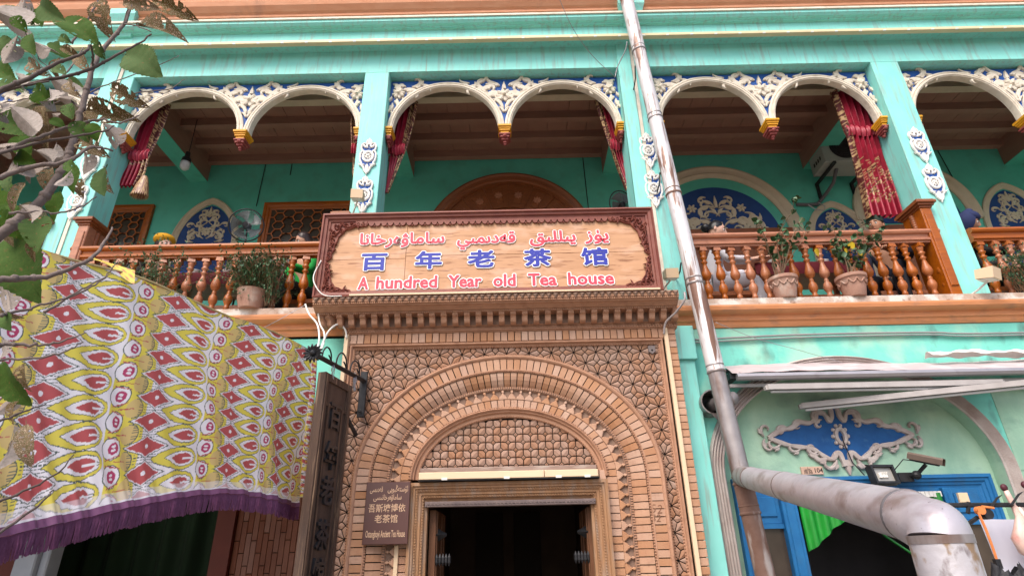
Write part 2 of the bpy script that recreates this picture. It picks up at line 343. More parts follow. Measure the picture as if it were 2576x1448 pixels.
arch_screen(5.05,7.95,'rightmost cream double arch cut by the right edge')
# ---- railings ----
bprof=[(.030,0),(.030,.04),(.022,.05),(.030,.07),(.044,.10),(.048,.13),(.040,.165),(.022,.19),(.026,.20),(.026,.21),(.018,.22),(.022,.235),(.044,.255),(.053,.285),(.048,.325),(.034,.365),(.024,.40),(.02,.43),(.034,.445),(.034,.455),(.022,.465),(.02,.48),(.036,.50),(.040,.51),(.024,.522),(.030,.54),(.038,.57),(.036,.60),(.024,.615)]
bprof=[(r*.98,z*.98) for r,z in bprof]
bm=MB().lathe([(.001,-.001)]+bprof,n=12); BME=bm.mesh('baluster',WOOD,True)
sq=MB().add([(-.034,-.034,.62),(.034,-.034,.62),(.034,.034,.62),(-.034,.034,.62),(-.04,-.04,.575),(.04,-.04,.575),(.04,.04,.575),(-.04,.04,.575)],[(0,1,2,3),(4,5,1,0),(5,6,2,1),(6,7,3,2),(7,4,0,3),(7,6,5,4)])
SQE=sq.mesh('baluster_block',WOOD)
def railing(x0,x1,label,newels=(1,1),skip=None):
    T=thing('balcony_railing',label,'railing',((x0+x1)/2,5.6,ZS),'turned wooden railings of the balcony')
    hr=[(5.52,4.765),(5.53,4.792),(5.56,4.805),(5.64,4.805),(5.67,4.792),(5.68,4.765),(5.67,4.745),(5.645,4.735),(5.64,4.70),(5.66,4.69),(5.66,4.665),(5.64,4.655),(5.64,4.64),(5.56,4.64),(5.56,4.655),(5.54,4.665),(5.54,4.69),(5.56,4.70),(5.555,4.735),(5.53,4.745)]
    MB().sweepx(hr,x0,x1).obj('handrail',WOOD,T)
    MB().box(x0,x1,5.565,5.635,3.98,4.018).obj('bottom_rail',WOOD,T)
    n=round((x1-x0)/.1545)
    for i in range(n):
        x=x0+(i+.5)*(x1-x0)/n
        if skip and skip[0]<x<skip[1]: continue
        b=place('baluster',BME,T,(x,5.6,4.02),rot=(rnd.uniform(-.015,.015),rnd.uniform(-.012,.012),rnd.uniform(0,.4)))
        place('square_block',SQE,b,(x,5.6,4.02))
    for s,f in ((0,newels[0]),(1,newels[1])):
        if not f: continue
        a,b=(x0,x0+.12) if s==0 else (x1-.12,x1)
        q=MB().bbox(a,b,5.53,5.85,ZS+.001,5.06,.008).bbox(a+.02,b-.02,5.515,5.54,4.1,4.98,.006)
        q=q.obj('newel_post',WOOD,T)
        h=MB()
        for e,za,zb in ((.01,5.061,5.085),(.03,5.086,5.11),(.05,5.111,5.145),(.035,5.146,5.16)): h.bbox(a-e,b+e,5.53-e,5.85+e,za,zb,.005)
        h.obj('post_cap',WOODD,q)
        tw=MB()
        xx=(b if s==0 else a)
        for j in range(7): tw.ball((xx,5.69,4.86+j*.028),.034,8,6)
        tw.obj('carved_leaf',WOODD,q,smooth=True)
railing(-8.12,-5.20,'wooden railing at the far left behind the tree branches')
railing(-4.83,-1.84,'wooden railing left of the sign with shrubs growing in front',(1,1))
railing(-1.53,1.43,'wooden railing behind the big tea house sign',(0,0))
railing(1.85,4.70,'wooden railing right of the sign behind two potted plants',(0,1))
railing(5.05,7.95,'wooden railing at the right edge beyond the last column',(0,1))
# ---------------- carved brick portal ----------------
X0=-.065; YP=5.30; ZSP=2.25; ZB=.05
Q=thing('brick_portal','carved brick entrance portal with stepped arches under the tea house sign','portal',(X0,YP,0))
class Ring:
    def __init__(s,hw,rise,leg=True,zb=ZB,n=400):
        s.leg=(ZSP-zb) if leg else 0; s.zb=zb; T=[0]; a=[pi*i/n for i in range(n+1)]
        for i in range(n): T.append(T[-1]+math.hypot(hw*(cos(a[i+1])-cos(a[i])),rise*(sin(a[i+1])-sin(a[i]))))
        s.T=T; s.a=a; s.arc=T[-1]; s.L=s.arc+2*s.leg; s.hw=hw; s.rise=rise
    def ang(s,d):
        lo,hi=0,len(s.T)-1
        while hi-lo>1:
            m=(lo+hi)//2
            if s.T[m]<=d: lo=m
            else: hi=m
        f=(d-s.T[lo])/(s.T[hi]-s.T[lo]); return s.a[lo]+f*(s.a[hi]-s.a[lo])
    def at(s,d,hw=None,rise=None):
        hw=hw or s.hw; rise=rise or s.rise
        if d<s.leg: return (X0-hw,s.zb+d)
        if d>s.leg+s.arc: return (X0+hw,s.zb+s.L-d)
        t=s.ang(d-s.leg); return (X0-hw*cos(t),ZSP+rise*sin(t))
def ellpath(hw,rise,n=56,zb=ZB,leg=True):
    p=[(X0-hw*cos(pi*i/n),ZSP+rise*sin(pi*i/n)) for i in range(n+1)]
    return ([(X0-hw,zb)] if leg else [])+p+([(X0+hw,zb)] if leg else [])
def band(hwA,rA,hwB,rB,y0,y1,yb,n=56):       # backing sheet between inner (A) and outer (B) curves
    a=ellpath(hwA,rA,n); b=ellpath(hwB,rB,n); mb=MB(); N=len(a)
    vs=[(x,y0,z) for x,z in a]+[(x,y1,z) for x,z in b]+[(x,yb,z) for x,z in a]+[(x,yb,z) for x,z in b]
    mb.add(vs,[(i,i+1,N+i+1,N+i) for i in range(N-1)]+[(i+1,i,2*N+i,2*N+i+1) for i in range(N-1)]+[(N+i,N+i+1,3*N+i+1,3*N+i) for i in range(N-1)]); return mb
def piece(ring,d0,d1,st,yb,gap=.0032,bev=.003):  # st: list of (hw,rise,y) from inner to outer
    g=gap; A=[]; Bv=[]
    for hw,ri,y in st: A.append((*ring.at(d0+g,hw,ri),y)); Bv.append((*ring.at(d1-g,hw,ri),y))
    n=len(st); vs=[(x,y,z) for x,z,y in A]+[(x,y,z) for x,z,y in Bv]
    vs+=[(x,yb,z) for x,z,y in A]+[(x,yb,z) for x,z,y in Bv]
    fs=[(i,n+i,n+i+1,i+1) for i in range(n-1)]+[(i+1,2*n+i+1,2*n+i,i) for i in range(n-1)]+[(n+i,3*n+i,3*n+i+1,n+i+1) for i in range(n-1)]
    fs+=[(0,2*n,3*n,n),(n-1,2*n-1,4*n-1,3*n-1)]
    c=ring.at((d0+d1)/2,st[n//2][0],st[n//2][1]); m=MB(); m.add(vs,fs); return m,(c[0],st[0][2],c[1])
ZVIS=1.25
def ringpieces(name,ring,pitch,st,yb,mat=BRICK,jit=.002):
    n=int(ring.L/pitch); p=ring.L/n
    for i in range(n):
        z=ring.at((i+.5)*p)[1]
        if z<ZVIS: continue
        j=rnd.uniform(-jit,jit)
        m,c=piece(ring,i*p,(i+1)*p,[(h,r,y+j) for h,r,y in st],yb,gap=rnd.uniform(.0034,.0048))
        place(name,m.mesh(name,mat,off=c),Q,c)
# backing wall (around the door opening and the arches)
bw=MB(); YB=5.44
bw.box(-1.637,-.95,YB,5.6,0,3.9).box(.82,1.577,YB,5.6,0,3.9).box(-.95,.82,YB,5.6,2.2,3.9)
bw.box(-1.637,-1.40,5.356,5.6,0,3.62).box(1.27,1.577,5.356,5.6,0,3.62)
# spandrel plane at 5.345 above the outer arch
a=ellpath(1.36,1.095,56,leg=False); N=len(a)
bw.add([(x,5.356,z) for x,z in a]+[(x,5.356,3.62) for x,z in a]+[(x,YB,z) for x,z in a],[(i,i+1,N+i+1,N+i) for i in range(N-1)]+[(i+1,i,2*N+i,2*N+i+1) for i in range(N-1)])
bw.obj('backing_wall',MORT,Q)
# outer round moulding and toothed edges
def arcmould(hw,rise,prof,name,mat=BRMOLD,leg=True,par=Q,n=56,zb=ZB):
    MB().along(ellpath(hw,rise,n,zb,leg),prof,ends=True).obj(name,mat,par,smooth='auto')
def rope(hw,rise,y,r,name,pitch=.022,leg=True,zb=ZVIS):
    rg=Ring(hw,rise,leg,zb); n=int(rg.L/pitch); mb=MB()
    for i in range(n):
        p=Vector(rg.at((i+.5)*rg.L/n)); q=Vector(rg.at((i+.9)*rg.L/n)); e=(q-p).normalized(); nn=Vector((-e.y,e.x))
        c=[(p+e*pitch*.46),(p+nn*r),(p-e*pitch*.46),(p-nn*r)]
        mb.add([(k.x,y,k.y) for k in c]+[(p.x,y-r*.8,p.y)],[(0,4,1),(1,4,2),(2,4,3),(3,4,0)])
    mb.obj(name,BRMOLD,Q,kind='stuff')
arcmould(1.336,1.078,[(-.004,5.345),(-.004,5.30),(.002,5.29),(.010,5.283),(.020,5.280),(.030,5.287),(.036,5.30),(.038,5.345)],'arch_moulding')
rope(1.384,1.126,5.330,.010,'tooth_strip')
band(1.225,.965,1.34,1.08,5.34,5.34,5.44).obj('ring_backing',MORT,Q)
rgA=Ring(1.285,1.02)
ringpieces('arch_brick',rgA,.0635,[(1.228,.968,5.300),(1.333,1.075,5.300)],5.345)
arcmould(1.225,.965,[(-.012,5.44),(-.012,5.31),(-.004,5.296),(.006,5.296),(.012,5.31),(.012,5.34)],'bead_moulding')
rope(1.212,.953,5.302,.010,'bead_row')
band(1.084,.824,1.215,.955,5.380,5.345,5.46).obj('ring_backing',MORT,Q)
rgB=Ring(1.14,.88)
ringpieces('arch_brick',rgB,.0615,[(1.083,.822,5.372),(1.105,.844,5.352),(1.14,.88,5.328),(1.175,.914,5.316),(1.203,.944,5.312)],5.39)
# dentil ring
def dent(hw0,r0,hw1,r1,y,pitch,name,mat=BRMOLD,gap=.25,par=Q,legs=True):
    rg=Ring((hw0+hw1)/2,(r0+r1)/2,legs,ZVIS); n=int(rg.L/pitch); mb=MB(); p=rg.L/n
    for i in range(n): m,_=piece(rg,i*p,(i+1)*p,[(hw0,r0,y),(hw1,r1,y)],y+.02,gap=p*gap); mb.merge(m)
    mb.obj(name,mat,par,kind='stuff')
dent(1.060,.799,1.082,.821,5.362,.021,'dentil_ring')
band(1.055,.795,1.084,.824,5.374,5.374,5.46).obj('dentil_backing',TEETH,Q)
arcmould(1.056,.796,[(-.005,5.40),(-.005,5.378),(.004,5.378),(.004,5.40)],'fillet_moulding')
band(.868,.61,1.058,.80,5.392,5.392,5.5).obj('scallop_backing',TEETH,Q)  # darker backing colour stands in for the shadow outline round each scallop
# scalloped tiles
rgC=Ring(1.0,.74,zb=ZB)
SC=[(-.5,0),(-.5,.16),(-.42,.20),(-.42,.33),(-.33,.30),(-.30,.44),(-.20,.42),(-.17,.56),(-.07,.57),(-.07,.66),(-.15,.74),(-.13,.88),(0,.98),(.13,.88),(.15,.74),(.07,.66),(.07,.57),(.17,.56),(.20,.42),(.30,.44),(.33,.30),(.42,.33),(.42,.20),(.5,.16),(.5,0)]
nC=int(rgC.L/.083); pC=rgC.L/nC
for i in range(nC):
    d=(i+.5)*pC
    if rgC.at(d)[1]<ZVIS: continue
    pts=[rgC.at(d+u*pC*.97,.962+.092*v,.702+.092*v) for u,v in SC]
    c=rgC.at(d); c=(c[0],5.38,c[1])
    place('scallop_tile',MB().prism(pts,5.366,5.392,.004).mesh('scallop_tile',BRICK,off=c),Q,c)
# inner brick ring
rgD=Ring(.915,.655)
ringpieces('arch_brick',rgD,.0605,[(.872,.613,5.372),(.960,.700,5.372)],5.392)
arcmould(.868,.61,[(-.03,5.43),(-.03,5.39),(-.024,5.375),(-.012,5.375),(-.008,5.36),(.002,5.352),(.010,5.36),(.012,5.392)],'inner_moulding',leg=False)
rope(.884,.626,5.366,.011,'tooth_strip',leg=False)
arcmould(.828,.568,[(-.028,5.45),(-.028,5.41),(-.018,5.40),(.006,5.398),(.012,5.385),(.02,5.39)],'inner_moulding',leg=False)
rope(.808,.548,5.405,.012,'tooth_strip',leg=False)
# ---- star tile field ----
H=.1078; bx0,bx1,bz1=-1.532,1.402,3.455
def raised(poly,apex,y,h,g=.004):       # faceted tile: edges inset for the joint, ridge/apex standing out
    n=len(poly); ins=[]; gg=.0040
    for i in range(n):
        p0,p1,p2=[Vector(poly[(i+k)%n]) for k in (-1,0,1)]; e1=(p1-p0).normalized(); e2=(p2-p1).normalized()
        nn=Vector((-e1.y-e2.y,e1.x+e2.x)).normalized(); ins.append(p1+nn*gg*min(3.0,1/max(.3,nn.x*-e1.y+nn.y*e1.x)))
    vs=[(p.x,y,p.y) for p in ins]+[(p.x,y+.012,p.y) for p in ins]; k=len(vs); vs+=[(a[0],y-h,a[1]) for a in apex]; m=MB()
    if len(apex)==1: fs=[(i,k,(i+1)%n) for i in range(n)]
    else: fs=None
    return vs,k,n,m,ins
def tile_mesh(poly,apex,h,name,mat):
    vs,k,n,m,ins=raised(poly,apex,0,h); fs=[((i+1)%n,n+(i+1)%n,n+i,i) for i in range(n)]
    if len(apex)==1: fs+=[((i+1)%n,k,i) for i in range(n)]
    else:
        for i in range(n):     # connect each edge to nearest ridge end(s)
            j=(i+1)%n; a=min((0,1),key=lambda q:(Vector(apex[q])-ins[i]).length); b=min((0,1),key=lambda q:(Vector(apex[q])-ins[j]).length)
            fs.append((j,k+b,i) if a==b else (j,k+b,k+a,i))
    m.add(vs,fs); return m.mesh(name,mat)
q7=.7071*H; q3=.2929*H
KITE=tile_mesh([(0,0),(q7,-q3),(H,0),(q7,q3)],[(q7*.93,0)],.008,'kite_tile',BRICKG)
RHOM=tile_mesh([(0,0),(q7,q3),(H,H),(q3,q7)],[(H*.42,H*.42),(H*.58,H*.58)],.009,'rhombus_tile',BRICKG)
HEXR=[]
def outside_arch(x,z,k=1.0):
    hw,ri=1.375*k,1.112*k
    if z<ZSP: return abs(x-X0)>hw
    return ((x-X0)/hw)**2+((z-ZSP)/ri)**2>1
kites=[];rhs=[]
for i in range(-16,17):
    for j in range(-22,3):
        if (i+j)%2: continue
        x=X0+i*H; z=bz1-.065+j*H
        for r_ in range(4):
            a=r_*pi/2; cx,cz=x+cos(a)*H*.7,z+sin(a)*H*.7
            if bx0-.035<cx<bx1+.035 and ZVIS<cz<bz1+.03 and outside_arch(cx,cz,.965): kites.append((x,z,a))
        for r_ in range(2):
            a=r_*pi/2; cx,cz=x+cos(a+pi/4)*H*.707,z+sin(a+pi/4)*H*.707
            if bx0-.035<cx<bx1+.035 and ZVIS<cz<bz1+.03 and outside_arch(cx,cz,.965): rhs.append((x,z,a))
def setpieces(lst,me,name,y):
    lst.sort(key=lambda t:-t[1]); rest=MB()
    for n_,(x,z,a) in enumerate(lst):
        loc=(x,y+rnd.uniform(-.0015,.0015),z)
        if n_<300: place(name,me,Q,loc,rot=(0,-a,0))
        else:
            M=Matrix.Translation(loc)@Matrix.Rotation(-a,4,'Y'); q=MB(); q.v=[tuple(v.co) for v in me.vertices]; q.f=[tuple(p.vertices) for p in me.polygons]; rest.merge(q.xf(M))
    if rest.v: rest.obj(name+'_field',BRICKG,Q,kind='stuff')
setpieces(kites,KITE,'kite_tile',5.337); setpieces(rhs,RHOM,'rhombus_tile',5.337)
# border moulding around the star field
path=[(bx0,ZB),(bx0,bz1),(bx1,bz1),(bx1,ZB)]
MB().along(path,[(-.004,5.345),(-.004,5.325),(.006,5.312),(.016,5.312),(.018,5.298),(.026,5.284),(.036,5.284),(.044,5.298),(.046,5.345)]).obj('border_moulding',BRMOLD,Q,smooth='auto')
mb=MB()
for (xa,za,xb,zb_) in ((bx0-.0,ZVIS,bx0-.0,bz1),(bx0,bz1,bx1,bz1),(bx1,bz1,bx1,ZVIS)):
    L=math.hypot(xb-xa,zb_-za); n=int(L/.024)
    for i in range(n):
        f=(i+.5)/n; x=xa+(xb-xa)*f; z=za+(zb_-za)*f; r=.011; y=5.318
        mb.add([(x-r,y,z),(x,y,z-r),(x+r,y,z),(x,y,z+r),(x,y-.010,z)],[(0,1,4),(1,2,4),(2,3,4),(3,0,4)])
mb.obj('tooth_strip',BRMOLD,Q,kind='stuff')
# soldier course above and brick edge columns
n=46; x=-1.583
pw=(1.478+1.583)/n
for i in range(n):
    xa=-1.583+i*pw; j=rnd.uniform(-.003,.003)
    c=(xa+pw/2,5.30,3.556)
    place('brick',MB().bbox(-pw/2+.0036,pw/2-.0036,j,.045,-.047,.047,.003).mesh('brick',BRICK),Q,c)
for xa,xb in ((-1.635,-1.583),(1.482,1.577)):
    z=ZVIS
    while z<3.60:
        h=.0655; c=((xa+xb)/2,5.30,z+h/2)
        place('edge_brick',MB().bbox(-(xb-xa)/2,(xb-xa)/2,rnd.uniform(-.003,.003),.045,-h/2+.003,h/2-.003,.003).mesh('edge_brick',BRICK),Q,c); z+=h
MB().box(-1.636,1.578,5.310,5.345,3.500,3.508).obj('fillet_moulding',BRMOLD,Q)
# ---- tympanum ----
a_=.0688; zt0=2.345; YT=5.425
MB().box(X0-.84,X0+.84,YT+.012,YT+.03,2.30,2.86).obj('tympanum_backing',MORT,Q)
c_=.33*a_
HX=tile_mesh([(c_,0),(a_,0),(a_,a_-c_),(a_-c_,a_),(0,a_),(0,c_)],[(a_*.18+.012,a_*.18+.012),(a_*.82-.012,a_*.82-.012)],.007,'hexagon_tile',BRICKG)
HX=tile_mesh([(c_,0),(a_,0),(a_,a_-c_),(a_-c_,a_),(0,a_),(0,c_)],[(a_*.80,a_*.20),(a_*.20,a_*.80)],.009,'hexagon_tile',BRICKG)
dm=MB(); 
for (u,v) in ((-.36,0),(.36,0),(0,.36),(0,-.36)): 
    cc=(u*c_*.98,v*c_*.98); r=c_*.36; dm.add([(cc[0]-r,0,cc[1]),(cc[0],0,cc[1]-r),(cc[0]+r,0,cc[1]),(cc[0],0,cc[1]+r),(cc[0],-.007,cc[1])],[(0,1,4),(1,2,4),(2,3,4),(3,0,4)])
dm.box(-.001,.001,.002,.01,-.001,.001); e=c_*.86; dm.add([(-e,.002,0),(0,.002,-e),(e,.002,0),(0,.002,e)],[(0,1,2,3)])
DM=dm.mesh('diamond_tile',BRICKG)
def intymp(x,z,k=1.0): return z>zt0-.03 and ((x-X0)/(.80*k))**2+((z-ZSP)/(.54*k))**2<1
zc=2.43
for i in range(-13,14):
    for j in range(-3,8):
        x=X0+i*a_; z=zc+j*a_
        if (i+j)%2==0 and intymp(x,z,1.0): place('diamond_tile',DM,Q,(x,YT,z))
        if intymp(x+a_/2,z+a_/2,1.03):
            if (i+j)%2==0: place('hexagon_tile',HX,Q,(x,YT,z))
            else: place('hexagon_tile',HX,Q,(x+a_,YT,z),rot=(0,-pi/2,0))
# ---- cornice of the portal ----
YC=5.02
pr=[(5.62,3.62),(5.292,3.62),(5.292,3.635),(5.285,3.64),(5.285,3.678),(5.27,3.685),(5.27,3.70),(5.262,3.705),(5.262,3.757),(5.15,3.757),(5.15,3.772),(5.125,3.775),(5.11,3.785),(5.085,3.80),(5.06,3.806),(5.055,3.818),(5.045,3.82),(5.045,3.835),(5.03,3.84),(5.03,3.885),(5.62,3.885)]
xa,xb=-1.90,1.585
MB().sweepx([p for p in pr if p[1]>=3.757],xa+.0,xb+.0).obj('cornice',BRMOLD,Q)
MB().sweepx([(5.62,3.604),(5.292,3.604),(5.292,3.61),(5.285,3.612),(5.285,3.650),(5.27,3.654),(5.27,3.658),(5.262,3.66),(5.262,3.757),(5.62,3.757)],-1.66,1.60).obj('frieze',BRMOLD,Q)
for i in range(55):                       # triangular teeth on the top edge
    p=(xb-xa)/55; x=xa+(i+.5)*p
    if i==0:
        m=MB().add([(-p/2,0,.03),(p/2,0,.03),(0,0,-.026),(0,-.016,.004),(-p/2,.03,.03),(p/2,.03,.03),(0,.03,-.026)],[(0,3,1),(1,3,2),(2,3,0),(0,1,5,4),(1,2,6,5),(2,0,4,6)]); TM=m.mesh('cornice_tooth',TEETH)
    place('cornice_tooth',TM,Q,(x,YC,3.855))
def dentrow(y,z0,z1,pitch,gap,name,xa=xa,xb=xb,d=.012):
    mb=MB(); n=int((xb-xa)/pitch); p=(xb-xa)/n
    for i in range(n): mb.box(xa+i*p+p*gap/2,xa+(i+1)*p-p*gap/2,y-d,y+.002,z0,z1)
    mb.obj(name,BRMOLD,Q,kind='stuff')
dentrow(5.045,3.819,3.832,.020,.4,'small_dentils'); dentrow(5.15,3.757,3.771,.020,.4,'small_dentils')
dentrow(5.285,3.615,3.629,.026,.45,'checker_frieze',-1.65,1.59,.014); 
mb=MB()
for i in range(124): x=-1.65+i*.0262+.013; mb.box(x+.006,x+.02,5.272,5.287,3.633,3.647)
mb.obj('checker_frieze',BRMOLD,Q,kind='stuff')
bk=MB()
ys=[(0,0),(-.108,0),(-.112,-.012),(-.104,-.016),(-.110,-.028),(-.100,-.034),(-.088,-.040),(-.078,-.055),(-.074,-.072),(-.066,-.088),(-.045,-.100),(-.02,-.104),(0,-.104)]
vs=[(x,y,z) for x in (-.027,.027) for y,z in ys]; nn=len(ys)
bk.add(vs,[(i,(i+1)%nn,nn+(i+1)%nn,nn+i) for i in range(nn)]+[tuple(range(nn-1,-1,-1)),tuple(range(nn,2*nn))]); 
for q in (-.016,0,.016): bk.box(q-.005,q+.005,-.112,-.10,-.024,.002)
BK=bk.mesh('cornice_bracket',BRMOLD)
for i in range(30): place('cornice_bracket',BK,Q,(-1.67+i*(3.24/29),5.262,3.757))
for x in (-1.74,-1.81): place('cornice_bracket',BK,Q,(x,5.262,3.757),rot=(0,0,-.5))
MB().box(-1.64,1.585,5.257,5.29,3.665,3.757).obj('bracket_wall',TEETH,Q)
# cement surround of the door head
MB().bbox(X0-.79,X0+.785,5.36,5.45,2.292,2.345,.004).obj('grey_lintel',mt('grey_timber',(.30,.22,.19),(.22,.15,.12),.8,6,stretch=(1,8,8),bump=.3,stain=(.42,.37,.33),ssc=4,sst=(1,1,6),sth=(.5,.7)),Q)
MB().box(.655+.09,.80,5.37,5.45,2.215,2.30).obj('brick_block',BRICK,Q)
for px_,z__ in ((1.335,3.405),):
    pl_=MB().prism([(px_-.035,z__-.03),(px_,z__-.055),(px_+.035,z__-.03),(px_+.035,z__+.03),(px_-.035,z__+.03)],5.315,5.34,.003).obj('metal_plate',mt('plate_metal',(.20,.16,.15),None,.5,metal=.3),Q); MB().ball((px_,5.312,z__-.015),.009,8,6).obj('bolt',BLACKM,pl_)
# scratched number
def text_mesh(s,size,depth,offset=0,align='CENTER',res=3,shear=0):
    c=bpy.data.curves.new('text','FONT'); c.body=s; c.size=size; c.extrude=depth; c.offset=offset; c.align_x=align; c.align_y='CENTER'; c.resolution_u=res; c.shear=shear
    o=bpy.data.objects.new('text',c); COL.objects.link(o); dg=bpy.context.evaluated_depsgraph_get()
    me=bpy.data.meshes.new_from_object(o.evaluated_get(dg)); bpy.data.objects.remove(o); bpy.data.curves.remove(c); return me
def words(h): return ''.join(chr(int(k,16)) for k in reversed(h.split()))
SCR=mt('scratched_brick',(.22,.10,.055),(.16,.08,.05),.9,10)
for s_,z_ in (('5',1.96),('2',1.955),('52',1.885)):
    me=text_mesh(s_,.1 if len(s_)==1 else .085,.001,-.001,shear=.2); me.materials.append(SCR)
    place('scratched_digit',me,Q,(1.165+(.055 if s_=='2' else 0)+(.015 if s_=='52' else 0),5.2985,z_),rot=(pi/2,0,0))
# ---- wooden doorway ----
DW=mt('weathered_door_wood',(.36,.20,.105),(.27,.14,.07),.65,5,stretch=(5,5,.8),bump=.3,bsc=25,stain=(.30,.24,.20),ssc=5,sst=(4,4,.7),sth=(.5,.75),stamt=.8)
D=thing('carved_doorway','weathered carved wooden door frame with both door leaves opened inwards','doorway',(X0,5.3,0))
fp=[(-.93,ZB),(-.93,2.215),(.80,2.215),(.80,ZB)]
MB().along(fp,[(0,5.45),(0,5.30),(-.028,5.298),(-.032,5.312),(-.05,5.312),(-.054,5.325),(-.075,5.328),(-.079,5.338),(-.10,5.34),(-.104,5.352),(-.125,5.356),(-.13,5.375),(-.152,5.385),(-.152,5.46)]).obj('door_frame',DW,D)
mb=MB()
for off,y in ((.064,5.322),(.116,5.350)):
    pts=[(-.93+off,ZVIS),(-.93+off,2.215-off),(.80-off,2.215-off),(.80-off,ZVIS)]
    for (p,q) in zip(pts,pts[1:]):
        L=math.hypot(q[0]-p[0],q[1]-p[1]); n=int(L/.022)
        for i in range(n): f=(i+.5)/n; mb.ball((p[0]+(q[0]-p[0])*f,y+.003,p[1]+(q[1]-p[1])*f),.0085,6,4)
mb.obj('carved_bead_row',DW,D,kind='stuff')
mb=MB(); mb.bbox(-.795,.685,5.33,5.40,2.015,2.06,.004)
for i in range(44): x=-.78+i*.0335; mb.ball((x,5.333,2.032),.009,6,4); mb.box(x+.008,x+.026,5.322,5.335,2.036,2.048)
mb.obj('door_head_trim',mt('grey_carved_trim',(.13,.10,.10),(.2,.15,.14),.8,12),D,kind='stuff')
for s,x in ((1,-.765),(-1,.635)):
    LWD=mt('brown_leaf_wood',(.15,.065,.03),(.10,.04,.018),.55,5,stretch=(5,5,.8),bump=.2); xx=(x,x+.055) if s>0 else (x-.015,x+.04)
    o=MB().box(xx[0],xx[1],5.47,6.10,.05,2.0).obj('door_leaf',LWD,D)
    e=xx[1] if s>0 else xx[0]
    for ya,yb in ((5.50,5.58),(5.86,5.94),(6.02,6.1)): MB().box(min(e,e+s*.012),max(e,e+s*.012),ya,yb,.06,1.99).obj('leaf_batten',LWD,o)
    for z in (1.80,1.60,1.3): 
        h=MB()
        if z==1.80: h.lathe([(.05,0),(.05,.02),(.03,.05),(.012,.09)],(e,5.54,z),4).xf(Matrix.Translation((e,5.54,z))@Matrix.Rotation(s*pi/2,4,'Y')@Matrix.Translation((-e,-5.54,-z)))
        else:
            for k in range(5): h.lathe([(.002,-.05),(.016,-.02),(.016,.02),(.002,.05)],(e+s*.026*k+s*.012,5.50+k*.01,z),6)
        h.obj('iron_hinge',BLACKM,o)
# dark hall behind
HALL=thing('entrance_hall','unlit hall seen through the open tea house door','room',(X0,5.6,0))
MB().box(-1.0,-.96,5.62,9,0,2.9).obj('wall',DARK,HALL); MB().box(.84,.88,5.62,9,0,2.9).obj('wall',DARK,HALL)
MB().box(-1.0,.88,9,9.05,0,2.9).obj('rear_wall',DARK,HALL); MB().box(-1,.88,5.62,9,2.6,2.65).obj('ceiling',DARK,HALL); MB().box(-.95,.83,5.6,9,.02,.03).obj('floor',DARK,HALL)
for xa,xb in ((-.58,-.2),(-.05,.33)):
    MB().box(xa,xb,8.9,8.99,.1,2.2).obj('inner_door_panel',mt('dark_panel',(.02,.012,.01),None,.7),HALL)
# ---------------- big sign ----------------
SW=mt('sign_wood',(.44,.235,.125),(.55,.31,.175),.55,3,stretch=(.8,1,7),bump=.1,stain=(.20,.075,.035),ssc=5,sst=(.9,1,11),sth=(.57,.66),stamt=.75,stain2=((.64,.40,.28),3,(1.2,1,2.5),(.5,.62),.6))
SF=mt('sign_frame_red_wood',(.17,.045,.035),(.23,.075,.05),.5,8,stretch=(1,1,1),bump=.1,stain=(.28,.14,.10),ssc=8,sth=(.55,.8),stamt=.5)
RED=mt('red_letter_paint',(.66,.05,.08),(.72,.07,.11),.45,20); BLU=mt('blue_letter_paint',(.022,.03,.30),(.03,.045,.36),.45,20); WHT=mt('white_letter_edge',(.82,.82,.82),(.75,.75,.76),.5,20)
sx0,sx1,sz0,sz1,YS=-1.905,1.445,3.885,4.815,5.06
S=thing('tea_house_sign','large wooden sign with red and blue lettering and carved dark frame','sign board',((sx0+sx1)/2,YS,sz0))
for a,b,c,d in ((sx0+.05,-1.05,sz0+.03,4.31),(sx0+.05,-1.05,4.313,sz1-.04),(-1.047,sx1-.04,sz0+.03,4.335),(-1.047,sx1-.04,4.338,sz1-.04)):
    MB().bbox(a,b,YS+.012,YS+.04,c,d,.002).obj('board',SW,S)
fp=[(sx0,sz0),(sx0,sz1),(sx1,sz1),(sx1,sz0)]
MB().along(fp,[(0,YS+.06),(0,YS-.05),(-.018,YS-.055),(-.022,YS-.035),(-.05,YS-.03),(-.055,YS-.012),(-.075,YS-.008),(-.08,YS+.03),(-.08,YS+.06)],closed=True).obj('frame',SF,S)
MB().bbox(sx0+.08,sx1-.08,YS-.03,YS+.02,sz0-.0,sz0+.055,.004).obj('lower_batten',SF,S)
# scalloped edging below the top rail
mb=MB(); n=42; w_=(sx1-sx0-.66)/n
for i in range(n):
    x=sx0+.33+i*w_; pts=[(x,sz1-.078),(x,sz1-.10)]+[(x+w_*(.5-.42*cos(pi*k/5)),sz1-.105-.03*sin(pi*k/5)) for k in range(6)]+[(x+w_,sz1-.10),(x+w_,sz1-.078)]
    mb.prism(pts,YS-.012,YS+.012)
    if i%2==0: mb.ball((x+w_,YS-.004,sz1-.132),.012,6,4)
mb.obj('scalloped_edging',SF,S,kind='stuff')
